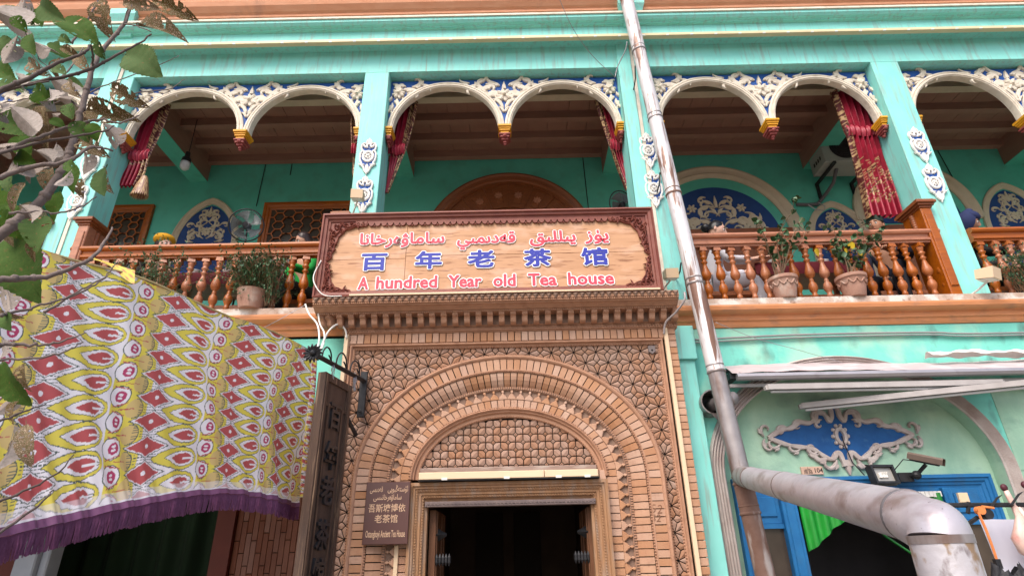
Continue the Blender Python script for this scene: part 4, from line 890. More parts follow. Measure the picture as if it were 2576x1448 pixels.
# ---------------- ground floor, left ----------------
BRN=mt('shade_darkened_brick',(.10,.032,.018),(.14,.05,.028),.6,8,rvar=.2,bump=.2)  # brown taken down in colour to imitate the shade under the awning
WL=thing('left_shop_wall','ground floor wall left of the portal with tall narrow brown bricks','wall',(-2.2,5.6,0))
MB().box(-9,-1.64,5.6,5.8,3.0,3.70).obj('upper_wall',TQW,WL)
MB().box(-2.50,-1.64,5.56,5.8,0,3.0).obj('brick_backing',MORT,WL); MB().box(-2.50,-1.64,5.53,5.56,2.86,3.0).obj('brick_capping',BRN,WL)
for i in range(17):
    x=-2.49+i*.05
    z=1.0-(i%3)*.1
    while z<2.75: 
        place('narrow_brick',MB().bbox(-.0235,.0235,0,.03,-.128,.128,.003).mesh('narrow_brick',BRN),WL,(x+.02,5.545,z+.13)) if i*10+int(z*4)>=0 else None
        z+=.262
MB().box(-2.66,-2.50,5.50,5.7,0,2.95).obj('red_door_post',mt('shade_darkened_red',(.08,.012,.006),None,.6),WL)  # post red is darkened to carry the awning's shade
MB().box(-9,-8.8,5.6,9,0,3.7).box(-9,-1.7,7.2,7.3,0,3.7).box(-9,-1.7,5.6,7.3,3.68,3.72).box(-1.74,-1.7,5.8,7.3,0,3.7).obj('shop_room',DARK,WL)
GC=mt('shade_darkened_curtain',(.003,.016,.005),(.002,.01,.003),.9,5)  # green painted almost black in place of the shade inside the shop
o=cloth(lambda u,v:(-5.2+u*2.4,6.3+.05*sin(u*60)+.02*sin(u*23),2.9-v*2.88),160,4,GC,'green_curtain'); tags(o,'dark green pleated curtain with shadow in its colour under the patterned awning','curtain')
o=MB().bbox(-4.2,-4.02,5.30,5.45,.012,2.2,.01).bbox(-4.02,-3.95,5.35,5.5,.012,2.2,.01).obj('grey_post',mt('grey_paint',(.28,.32,.38),(.22,.25,.3),.6,5)); tags(o,'grey door post at the lower left under the purple fringe','post')
MB().box(-4.45,-4.2,5.45,5.6,0,3.0).obj('red_door_post',mt('shade_darkened_red',(.08,.012,.006),None,.6),WL)
MB().box(-9,-4.45,5.5,5.6,0,3.0).obj('plain_wall',BROWN,WL)
# ---------------- vertical hanging sign with iron bracket ----------------
VW=mt('dark_sign_board',(.055,.035,.028),(.10,.065,.05),.5,5,stretch=(3,3,.5),bump=.2,stain=(.03,.02,.018),ssc=6,sst=(3,3,.4),sth=(.5,.7))
VL=mt('worn_sign_frame',(.10,.058,.04),(.055,.035,.028),.5,5,stretch=(6,6,.5),bump=.3,stain=(.26,.17,.11),ssc=8,sst=(6,6,.4),sth=(.55,.7))
VS=thing('vertical_sign','dark wooden blade sign with raised black characters left of the portal','sign board',(-1.53,4.82,1.2))
pa,pb=Vector((-1.575,4.60,0)),Vector((-1.485,5.06,0)); e=(pb-pa).normalized(); nrm=Vector((e.y,-e.x,0)); wl=(pb-pa).length
M=Matrix(((e.x,nrm.x,0,pa.x),(e.y,nrm.y,0,pa.y),(0,0,1,0),(0,0,0,1)))
def vb(m_,name,mat,par=VS,**k): m_.xf(M); return m_.obj(name,mat,par,**k)
zt_=3.02; zb_=.95
vb(MB().box(0.03,wl-.03,-.02,.02,zb_,zt_),'board',VW)
vb(MB().box(.10,.12,.02,.032,zb_,zt_-.25).box(wl-.13,wl-.11,.02,.032,zb_,zt_-.25),'raised_strip',VL,kind='stuff')
for a,b in ((0,.055),(wl-.055,wl)): vb(MB().box(a,b,-.035,.035,zb_,zt_).box(a+.012,b-.012,.035,.045,zb_,zt_-.01),'frame_stile',VL)
vb(MB().box(.055,wl-.055,-.03,.035,zt_-.06,zt_).box(.055,wl-.055,-.0,.03,zt_-.26,zt_-.235),'frame_rail',VL)
CHM=mt('black_character',(.012,.012,.014),(.025,.025,.03),.4,20,spec=.6)
for ch,z in [(c_,P(x_,y_,4.8).z) for c_,x_,y_ in (('百',842,1050),('年',832,1150),('老',820,1238),('茶',806,1350),('馆',795,1450))]:
    me=text_mesh(ch,.20,.012,.004); me.materials.clear(); me.materials.append(CHM)
    o=place('character',me,VS,(0,0,0)); R3=Matrix(((e.x,0,nrm.x,0),(e.y,0,nrm.y,0),(0,1,0,0),(0,0,0,1))); c=M@Vector((wl/2,.028,z)); o.location=(0,0,0)
    o.matrix_basis=Matrix.Translation(c-wo(VS))@R3@Matrix.Diagonal((1.0,1.15,1,1))
BR=thing('iron_bracket','black wrought iron bracket with flower boss carrying the vertical sign','bracket',(-1.37,5.28,3.0))
w0=Vector((-1.40,5.27,3.13)); w1=P(790,890,4.42)
MB().bbox(-1.44,-1.375,5.262,5.285,2.79,3.22,.004).lathe([(.018,-.02),(.014,-.03),(.004,-.032)],(-1.41,5.262,2.84),8,'y').obj('wall_plate',BLACKM,BR)
d=(w1-w0).normalized(); MB().tube([w0,w1],.024,4).obj('arm',BLACKM,BR)
MB().tube([w0+Vector((-.03,0,-.5)),P(840,985,4.85)+Vector((0,0,0))],.018,4).obj('lower_arm',BLACKM,BR)
fb=MB(); 
for k in range(14):
    a=2*pi*k/14; u=Vector((1,0,0)); v=Vector((0,0,1)); c=w1-d*0+Vector((0,-.02,0)); fb.tube([c+(u*cos(a)+v*sin(a))*.02,c+(u*cos(a)+v*sin(a))*.055+Vector((0,-.01,0)),c+(u*cos(a)+v*sin(a))*.078],[.006,.013,.006],5)
fb.ball(w1+Vector((0,-.03,0)),.026,8,6).obj('flower_boss',BLACKM,BR,smooth='auto')
for t,s in ((.22,1),(.5,1),(.78,.8)):
    p=w0+d*(w1-w0).length*t; pts=[p+d*.09*cos(a)*s+Vector((0,0,.02+.12*sin(a)*s)) for a in [pi*k/8 for k in range(9)]]
    pts+=[p+d*(-.06)*s+Vector((0,0,.05*s)),p+d*(-.03)*s+Vector((0,0,.07*s))]; MB().tube(pts,.007,5).obj('scroll',BLACKM,BR)
for t in (.66,.22): 
    p=w0+d*(w1-w0).length*t; q=MB()
    for k in range(6): q.tube([p+Vector((0,0,.03)),p+Vector((rnd.uniform(-.03,.03),rnd.uniform(-.03,.03),-.05)),p+Vector((rnd.uniform(-.03,.03),rnd.uniform(-.03,.03),-.14))],.003,4)
    o=q.obj('tie_wire',GREYT,BR,kind='stuff')
# ---------------- plaque ----------------
PQ=MB().bbox(-1.295,-.915,5.255,5.275,1.725,2.222,.004).obj('name_plaque',mt('brown_plaque',(.065,.020,.016),(.09,.03,.025),.35,4,spec=.6)); tags(PQ,'small dark brown plaque with tan lettering beside the door frame','plaque')
TAN=mt('tan_lettering',(.50,.32,.20),(.6,.4,.27),.5,30)
def plq(t,x,z,s,wd,sy=1,off=.0006):
    me=text_mesh(t,s,.001,off); me.materials.clear(); me.materials.append(TAN); w_=max(v.co.x for v in me.vertices)-min(v.co.x for v in me.vertices)
    place('lettering',me,PQ,(x,5.2545,z),rot=(pi/2,0,0),scale=(wd/w_,sy,1))
pxx=-1.105
plq(words('FE8B FBDA FEB3 FE98 FEEA FBD5 FE92 FEEE FEF3 FEF0')[::1],pxx+.085,2.16,.06,.175); plq(words('FED7 FEEA FEA9 FBE8 FEE4 FBE9 FEF0'),pxx-.10,2.16,.06,.11)
plq(words('FEB3 FE8E FEE3 FE8E FBDE 06D5 FEAD FEA7 FE8E FEE7 FBE9 FEB4 FEF0'),pxx,2.095,.06,.24)
plq('吾斯塘博依',pxx,2.005,.07,.315); plq('老茶馆',pxx,1.92,.07,.195); plq('Ostangboyi Ancient Tea House',pxx,1.805,.05,.33,1.5)
# ---------------- lamps, trunking, cables ----------------
LB=thing('door_lamp_bar','long beige lamp bar above the carved doorway','lamp',(-.06,5.28,2.25))
for a,b in ((-.845,.245),(.25,.715)): MB().bbox(a,b,5.24,5.36,2.232,2.292,.004).obj('lamp_housing',BEIGE,LB)
MB().box(-.85,.72,5.25,5.36,2.222,2.231).obj('lamp_tube',BLACKM,LB)
for x in (-.62,-.08,.37,.62): MB().box(x-.025,x+.025,5.232,5.245,2.225,2.245).obj('clip',WHITEP,LB)
def strip(name,label,cat,y,z0,z1,xa,xb,d=.05,clips=(),mat=BEIGE):
    T=thing(name,label,cat,((xa+xb)/2,y,z0)); MB().bbox(xa,xb,y,y+d,z0,z1,.003).obj('trunking',mat,T)
    for x in clips: MB().box(x-.018,x+.018,y-.006,y+.01,z0-.004,z0+.012).obj('clip',WHITEP,T)
strip('cornice_light_strip','long cream light strip with clips running under the top cornice','light strip',5.395,7.655,7.70,-8.8,8.8,.06,[-6.3+i*.31 for i in range(42)],mt('cream_strip',(.70,.60,.38),(.62,.52,.32),.5,5))
strip('sign_light_strip','cream light strip along the lower edge of the big sign','light strip',5.0,3.886,3.905,-1.55,1.41,.04)
def conduit(x,lbl): o=MB().bbox(x-.019,x+.019,5.268,5.30,1.0,3.60,.003).obj('cable_trunking',BEIGE); tags(o,lbl,'conduit')
conduit(-1.612,'beige cable trunking down the left edge of the brick portal'); conduit(1.478,'beige cable trunking down the right edge of the brick portal')
o=MB().bbox(-1.04,-1.005,5.35,5.372,.9,1.72,.003).obj('cable_trunking',BEIGE); tags(o,'short beige cable trunking running down below the brown plaque','conduit')
def cable(pts,r,lab,mat,name='cable'):
    P3=[Vector(p) for p in pts]; out=[]
    for i in range(len(P3)-1):
        p0=P3[max(i-1,0)];p1=P3[i];p2=P3[i+1];p3=P3[min(i+2,len(P3)-1)]
        for k in range(6):
            t=k/6; out.append(.5*((2*p1)+(p2-p0)*t+(2*p0-5*p1+4*p2-p3)*t*t+(3*p1-p0-3*p2+p3)*t**3))
    out.append(P3[-1]); o=MB().tube(out,r,6).obj(name,mat,None,smooth=True); return tags(o,lab,'cable')
cable([P(808,655,5.02),P(790,690,5.0),P(792,715,4.98),P(815,742,4.98),P(860,744,4.99)],.006,'white cable looping round the lower left corner of the sign',WHITEP)
cable([P(768,765,5.15),P(778,790,5.1),P(798,815,5.05),P(803,850,4.9),P(797,885,4.5)],.009,'thick white cable dropping left of the portal cornice to the bracket, leftmost of two',WHITEP)
cable([P(800,785,5.15),P(805,815,5.1),P(815,835,5.0),P(815,860,4.9),P(805,885,4.5)],.008,'white cable dropping left of the portal cornice to the bracket, right one of two',WHITEP)
cable([P(805,880,4.7),P(825,835,5.1),P(850,815,5.2),P(868,828,5.24),P(872,850,5.26)],.009,'white cable curving up into the trunking at the top left of the portal',WHITEP)
cable([P(1722,735,4.98),P(1722,755,4.98),P(1700,785,5.1),P(1675,810,5.2),P(1670,840,5.26)],.010,'grey cable curving off the right end of the portal cornice',mt('grey_cable',(.4,.36,.36),None,.6))
z_=P(2000,846,5.57).z
cable([(1.70,5.565,z_-.02),(2.2,5.57,z_-.0),(3.0,5.57,z_+.02),(4.2,5.57,z_+.015),(5.0,5.57,z_-.01),(9,5.57,z_)],.011,'dark grey cable fixed along the wall below the orange slab moulding, upper one',GREYP)
cable([(1.70,5.565,z_-.05),(2.2,5.57,z_-.03),(3.0,5.57,z_-.01),(4.2,5.57,z_-.01),(5.0,5.57,z_-.035),(9,5.57,z_)],.008,'dark grey cable fixed along the wall below the orange slab moulding, lower one',GREYP)
cable([P(1400,-20,4.6),P(1440,70,4.9),P(1490,140,5.3),P(1545,192,5.55)],.004,'thin grey wire slanting down to the column beside the downpipe',GREYT)
cable([P(1578,105,5.35),P(1572,130,5.4),P(1555,165,5.5),P(1547,195,5.55)],.007,'grey wire curving down the column top beside the downpipe',GREYT)
cable([P(1800,810,5.2),P(1900,850,5.3),P(2010,880,5.4),P(2120,912,5.5)],.003,'thin wire slanting from the downpipe down to the shop arch',GREYT)
cable([P(650,830,4.9),P(700,805,5.1),P(770,765,5.2)],.003,'thin string tying the patterned awning to the portal cornice',GREYT,'string')
# small box lamps
def boxlamp(px,py,Y,rz,label,w=.13,h=.10,d=.14):
    c=P(px,py,Y); T=thing('box_lamp',label,'lamp',c,'small cream box lamps')
    M=Matrix.Translation(c)@Matrix.Rotation(rz,4,'Z')@Matrix.Rotation(R_(12),4,'X')
    MB().add([(-w/2,-d/2,-h/2),(w/2,-d/2,-h/2),(w*.5,d/2,-h*.4),(-w*.5,d/2,-h*.4),(-w/2,-d/2,h/2),(w/2,-d/2,h/2),(w*.5,d/2,h*.4),(-w*.5,d/2,h*.4)],[(3,2,1,0),(4,5,6,7),(0,1,5,4),(1,2,6,5),(2,3,7,6),(3,0,4,7)]).xf(M).obj('housing',BEIGE,T)
    MB().box(-w*.44,w*.44,-d*.42,d*.42,-h/2-.004,-h/2+.001).xf(M).obj('glass',WHITEP,T)
    MB().tube([c+Vector((0,.02,-h/2)),c+Vector((-.06,.12,-h/2-.06)),c+Vector((-.1,.2,-h/2-.09))],.010).obj('bracket',WHITEP,T)
boxlamp(900,492,5.38,.1,'cream box lamp on the column above the left end of the sign')
boxlamp(1687,690,5.38,.0,'cream box lamp between the right end of the sign and the downpipe')
boxlamp(2485,690,5.32,.5,'cream box lamp at the foot of the rightmost column',.16,.12,.16)
# ---------------- back wall features ----------------
YW=7.70
def niche(cx,zc,hw,za,label_,par=B,zb=5.2):
    def shape(w,top):
        r=[]; n=14
        for i in range(n+1):
            t=i/n; a=t*pi/2; x=w*cos(a)**.85; z=zc+(top-zc)*(sin(a)*.80+.20*t**2.2); r.append((x,z))
        return r
    o=shape(hw,za); pth=[(cx-hw,zb)]+[(cx-x,z) for x,z in o]+[(cx+x,z) for x,z in o[-2::-1]]+[(cx+hw,zb)]
    T=MB().along(pth,[(0,YW+.01),(0,YW-.035),(-.02,YW-.045),(-.035,YW-.03),(-.07,YW-.028),(-.085,YW-.015),(-.10,YW-.015),(-.10,YW+.01)]).obj('niche_frame',CREAMD,par,smooth='auto')
    i_=shape(hw-.10,za-.13); pts=[(cx-hw+.1,zb)]+[(cx-x,z) for x,z in i_]+[(cx+x,z) for x,z in i_[-2::-1]]+[(cx+hw-.1,zb)]
    MB().prism(pts,YW-.006,YW).obj('niche_panel',NAVY,T)
    r=MB(); y=YW-.006; h=.018; k=(hw-.1)/.42; H0=za-.13
    for s in (1,-1):
        A=lambda d: R_(d) if s>0 else pi-R_(d)
        for (dx,dz,an,L,cu,w_) in ((0,-.30,30,.34,6,.016),(0,-.22,60,.26,-6,.015),(.03,-.42,10,.34,7,.016),(.10,-.50,30,.34,-7,.016),(.02,-.60,20,.36,6,.016),(.16,-.66,-10,.3,9,.015),(.04,-.78,30,.4,-5,.016),(.2,-.36,60,.22,-9,.013),(.26,-.55,70,.22,9,.013),(.03,-.14,70,.16,-9,.013),(.05,-.34,-60,.24,9,.014),(.06,-.9,20,.35,6,.016),(.22,-.8,60,.24,-9,.014)):
            leafscroll(r,cx+s*dx*k,H0+dz*k,A(an),L*k,cu/k,w_*k,y,h,s,2)
    flower(r,cx,H0-.48*k,.08*k,8,y,h); r.ribbon([(cx,H0-.2*k),(cx,H0-.12*k),(cx,H0-.03*k)],[.03*k,.03*k,.003],y,h)
    r.obj('niche_relief',CREAMD,T,smooth='auto',kind='stuff')
NAVY=mt('navy_panel',(.012,.045,.17),(.018,.06,.21),.6,8)
niche(-4.70,6.05,.52,6.86,'a'); niche(5.0,5.95,.46,6.56,'b'); niche(7.78,6.05,.52,6.84,'c'); niche(-7.6,6.05,.52,6.86,'d')
def latwin(x0,x1,zt,z0=5.2):
    F=MB().along([(x0,z0),(x0,zt),(x1,zt),(x1,z0)],[(0,YW),(0,YW-.05),(-.04,YW-.055),(-.05,YW-.04),(-.08,YW-.035),(-.09,YW-.02),(-.12,YW-.015),(-.12,YW)]).obj('lattice_window',WOOD,B)
    MB().box(x0+.1,x1-.1,YW-.006,YW-.002,z0,zt-.1).obj('dark_pane',mt('dark_glass',(.03,.022,.018),None,.15),F)
    q=MB(); w_=x1-x0-.24; n=max(2,round(w_/.27)); c=w_/n
    for i in range(n):
        for j in range(4):
            cx=x0+.12+(i+.5)*c; cz=zt-.12-(j+.5)*c; rr=c*.30
            hx=[(cx+rr*cos(pi*k/3),cz+rr*sin(pi*k/3)) for k in range(7)]
            q.along(hx,[(.008,YW-.02),(.008,YW-.035),(-.008,YW-.035),(-.008,YW-.02)],ends=False)
            for k in range(6):
                a=pi*k/3+ (0 if k%1==0 else 0); p=(cx+rr*cos(a),cz+rr*sin(a)); e=(cx+c*.56*cos(a),cz+c*.56*sin(a)) if k%3==0 else (cx+c*.62*cos(a),cz+c*.55*sin(a))
                q.along([p,e],[(.007,YW-.02),(.007,YW-.033),(-.007,YW-.033),(-.007,YW-.02)])
    q.obj('lattice',WOOD,F,kind='stuff')
latwin(-6.35,-5.60,6.75); latwin(-3.86,-2.45,6.74); latwin(5.75,6.75,6.1)
# carved arched door head
ccx,ccz,cr=-.026,5.875,1.327
def arcp(cx,cz,r,a0=8,a1=172,n=40): return [(cx-r*cos(R_(a0+(a1-a0)*i/n)),cz+r*sin(R_(a0+(a1-a0)*i/n))) for i in range(n+1)]
F=MB().along(arcp(ccx,ccz,cr),[(0,YW),(0,YW-.06),(-.03,YW-.07),(-.05,YW-.055),(-.09,YW-.05),(-.10,YW-.06),(-.13,YW-.055),(-.15,YW-.03),(-.17,YW-.03),(-.17,YW)]).obj('arched_door_head',WOODD,B,smooth='auto')
MB().prism(arcp(ccx,ccz,cr-.15),YW-.012,YW).obj('back_board',WOODD,F)
MB().along(arcp(ccx,ccz,.66),[(0,YW),(0,YW-.05),(-.03,YW-.06),(-.07,YW-.05),(-.09,YW-.03),(-.09,YW)]).obj('inner_ring',WOODD,F,smooth='auto')
for k in range(8):
    a0,a1=12+k*19.5+1.2,12+(k+1)*19.5-1.2
    def rp(r0,r1,b0,b1,n=6): return [(ccx-r1*cos(R_(b0+(b1-b0)*i/n)),ccz+r1*sin(R_(b0+(b1-b0)*i/n))) for i in range(n+1)]+[(ccx-r0*cos(R_(b1+(b0-b1)*i/n)),ccz+r0*sin(R_(b1+(b0-b1)*i/n))) for i in range(n+1)]
    g_=rp(.72,1.13,a0,a1); o=MB().along(g_+[g_[0]],[(0,YW-.01),(0,YW-.035),(.02,YW-.035),(.03,YW-.02),(.03,YW-.01)],ends=False).prism(rp(.78,1.07,a0+4.5,a1-4.5),YW-.03,YW-.01,.008).obj('carved_panel',WOODD,F)
    am=R_((a0+a1)/2); r=MB(); flower(r,ccx-.925*cos(am),ccz+.925*sin(am),.065,8,YW-.03,.018); r.obj('rosette',WOOD,o)
MB().bbox(-1.3,-1.22,YW-.06,YW,ZS,5.9).bbox(1.17,1.25,YW-.06,YW,ZS,5.9).bbox(-1.22,1.17,YW-.03,YW,ZS,5.9).obj('door_panels',WOODD,F)
# big round blue arches
def bigarch(cx,cz,r,rb,k=1.0):
    F=MB().along(arcp(cx,cz,r,-5,185),[(0,YW),(0,YW-.05),(-.03,YW-.06),(-.05,YW-.045),(-.12,YW-.04),(-.14,YW-.055),(-.18,YW-.04),(-.20,YW-.02),(-.20,YW)]).obj('round_arch_frame',CREAMD,B,smooth='auto')
    MB().prism(arcp(cx,cz-.05,rb,-8,188),YW-.012,YW).obj('blue_lunette',NAVY,F)
    q=MB(); y=YW-.012; h=.022
    flower(q,cx-.05*k,cz+.06*k,.13*k,9,y,h,.2); q.ribbon([(cx,cz+.35*k),(cx,cz+.42*k),(cx,cz+.5*k)],[.03,.03,.004],y,h)
    for s in (1,-1):
        A=lambda d: R_(d) if s>0 else pi-R_(d)
        for (dx,dz,an,L,cu,w_,lv) in ((.02,.28,40,.42,-6,.02,2),(.03,.30,80,.30,-8,.018,1),(.05,.05,60,.42,-4.5,.02,2),(.16,.12,20,.45,-4,.022,3),(.18,.0,-10,.40,6,.022,2),(.30,.22,10,.34,-8,.02,2),(.32,.05,-20,.34,8,.02,2),(.10,-.08,-20,.36,6,.02,2),(.38,-.05,-40,.3,7,.02,2),(.02,.18,120,.3,6,.018,1),(.44,.12,-30,.24,-9,.016,1),(.1,.42,30,.2,-12,.016,1)):
            leafscroll(q,cx+s*dx*k,cz+(dz+.06)*k,A(an),L*k,cu/k,w_*1.1,y,h,s,lv)
        for dx,dz in ((.27,.32),(.45,.04),(.24,.0)): flower(q,cx+s*dx*k,cz+dz*k+.03,.055*k,6,y,h)
    q.obj('lunette_relief',CREAMD,F,smooth='auto',kind='stuff')
    MB().bbox(cx-r+.2,cx+r-.2,YW-.09,YW,5.97,6.07,.006).bbox(cx-r+.25,cx+r-.25,YW-.07,YW,5.9,5.97,.006).bbox(cx-r+.3,cx+r-.3,YW-.04,YW,ZS,5.9).obj('door_head',WOODD,F)
bigarch(3.21,5.99,1.265,.93,1.42); bigarch(6.30,6.29,.98,.665)
for pts in ([(-3.98,YW-.012,7.5),(-4.0,YW-.012,6.7)],[(-3.55,YW-.012,7.5),(-3.55,YW-.012,7.28)],[(1.20,YW-.012,7.5),(1.22,YW-.012,6.5)],[(7.0,YW-.012,7.5),(7.15,YW-.012,6.2)]):
    MB().tube(pts,.007,5).obj('wall_cable',BLACKM,B)
MB().bbox(1.31,1.39,YW-.03,YW,6.33,6.42).obj('wall_socket',WHITEP,B)
# ---------------- balcony fittings ----------------
def bulb(x,y,z):
    T=thing('hanging_lamp','hanging lamp bulb with dark holder left in the balcony ceiling','lamp',(x,y,z))
    MB().tube([(x,y,7.5),(x+.01,y,z+.2)],.006).obj('cord',BLACKM,T); MB().lathe([(.03,.20),(.035,.12),(.06,.09),(.065,.03)],(x,y,z),12).obj('holder',BLACKM,T,smooth='auto')
    MB().lathe([(.06,.03),(.066,0),(.06,-.06),(.035,-.09),(.001,-.095)],(x,y,z),14).obj('shade',mt('frosted_shade',(.6,.62,.64),None,.3),T,smooth=True)
p=P(466,413,6.6); bulb(p.x,p.y,p.z)
FB=mt('translucent_grey_blade',(.16,.19,.19),(.13,.15,.155),.35,3); WIRE=mt('fan_wire',(.10,.11,.12),None,.4,metal=.5)
def fan(px,py,Y,r,label,tilt=(16,14),a0=.3):
    c=P(px,py,Y); T=thing('electric_fan',label,'fan',(c.x,c.y,ZS))
    M=Matrix.Translation(c)@Matrix.Rotation(R_(tilt[1]),4,'Z')@Matrix.Rotation(R_(tilt[0]),4,'X')
    bl=MB()
    for k in range(5):
        a=a0+2*pi*k/5
        q=MB().grid(6,6,lambda u,v:((lambda rr,aa:(rr*cos(aa),-.03+.05*u-.02,rr*sin(aa)))(r*(.25+.62*v),a+(u-.5)*(.55+.5*v)+.35*v)))
        q.xf(M).obj('blade',FB,T,smooth=True)
    MB().lathe([(.001,-.06),(r*.2,-.055),(r*.22,-.03),(r*.22,.02),(.001,.03)],(0,0,0),18,'y').xf(M).obj('hub',BLACKM,T,smooth='auto')
    g_=MB()
    for k in range(40):
        a=2*pi*k/40; g_.tube([(cos(a)*r*t,-.05*(1-t**2)-.03,sin(a)*r*t) for t in (.15,.4,.7,.92,1)],.0016,3,cap=False)
    for t,yy in ((.5,-.068),(.8,-.05)): g_.tube([(cos(2*pi*k/36)*r*t,yy,sin(2*pi*k/36)*r*t) for k in range(37)],.002,3,cap=False)
    g_.xf(M).obj('cage_wires',WIRE,T,kind='stuff')
    MB().tube([(cos(2*pi*k/40)*r,-.02,sin(2*pi*k/40)*r) for k in range(41)],.009,6,cap=False).xf(M).obj('cage_rim',BLACKM,T,smooth=True)
    MB().lathe([(.05,0),(.055,.06),(.04,.12)],(0,0,0),12,'y').xf(M).obj('motor',BLACKM,T,smooth='auto')
    MB().tube([M@Vector((0,.06,0)),Vector((c.x,c.y+.06,c.z-.25)),Vector((c.x,c.y+.06,ZS))],.014).lathe([(.18,0),(.18,.02),(.03,.04)],(c.x,c.y+.06,ZS),16).obj('stand',BLACKM,T)
fan(620,567,6.55,.218,'grey electric fan standing left behind the wooden railing'); fan(1562,517,6.9,.21,'electric fan half hidden behind the column right of the sign',(12,28),.8)
# air conditioner
AC=thing('air_conditioner','white outdoor air conditioner unit on brackets under the balcony ceiling','air conditioner',(5.0,7.4,6.9))
GRY=mt('dusty_white_metal',(.34,.36,.34),(.28,.3,.28),.5,5)
MB().bbox(4.74,5.5,7.12,7.5,6.90,7.42,.012).obj('casing',GRY,AC)
q=MB(); 
for r in (.05,.09,.13,.17,.205): q.tube([(5.08+r*cos(2*pi*k/28),7.105,7.17+r*sin(2*pi*k/28)) for k in range(29)],.005,4,cap=False)
q.obj('fan_grille',BLACKM,AC,kind='stuff'); MB().lathe([(.001,-.004),(.215,-.004),(.215,.004)],(5.08,7.115,7.17),28,'y').obj('fan_recess',BLACKM,AC)
for x in (4.85,5.4): MB().box(x,x+.04,7.1,7.7,6.86,6.898).box(x,x+.04,7.66,7.7,6.62,6.86).obj('wall_bracket',BLACKM,AC)
for k in range(4): MB().box(4.735,4.742,7.2+k*.06,7.23+k*.06,7.0,7.06).obj('vent_slot',BLACKM,AC)
INSU=mt('grey_insulation',(.10,.10,.11),(.14,.14,.15),.8,20)
q=[(5.0,7.3,6.9),(5.02,7.5,6.78),(4.95,7.64,6.68),(4.86,7.66,6.58),(4.78,7.66,6.50),(4.62,7.67,6.50),(4.46,7.67,6.51)]
MB().tube(q,.026,8).obj('pipe_run',INSU,AC,smooth=True); MB().tube([(4.78,7.64,6.52),(4.85,7.60,6.42),(4.82,7.6,6.34),(4.70,7.62,6.38),(4.62,7.64,6.48)],.008).obj('loose_cable',GREYT,AC)
# ---------------- curtains ----------------
def vcmat(name,rough=.6,transl=0,spec=.4,bump=0):
    m=bpy.data.materials.new(name); m.use_nodes=True; nt=m.node_tree; b=nt.nodes['Principled BSDF']; a=nt.nodes.new('ShaderNodeVertexColor'); a.layer_name='print'
    nt.links.new(a.outputs[0],b.inputs['Base Color']); b.inputs['Roughness'].default_value=rough; b.inputs['Specular IOR Level'].default_value=spec
    if transl:
        t=nt.nodes.new('ShaderNodeBsdfTranslucent'); x=nt.nodes.new('ShaderNodeMixShader'); x.inputs[0].default_value=transl
        nt.links.new(a.outputs[0],t.inputs[0]); nt.links.new(b.outputs[0],x.inputs[1]); nt.links.new(t.outputs[0],x.inputs[2]); nt.links.new(x.outputs[0],nt.nodes['Material Output'].inputs[0])
    return m
def printme(me,cols):
    ca=me.color_attributes.new('print','FLOAT_COLOR','POINT'); flat=[]
    for c in cols: flat+=[c[0],c[1],c[2],1]
    ca.data.foreach_set('color',flat)
CURT=vcmat('crimson_curtain_print',.45,.1,.5)
CR,CR2,GO,DKR=(.34,.016,.042),(.26,.012,.03),(.50,.33,.17),(.10,.02,.02)
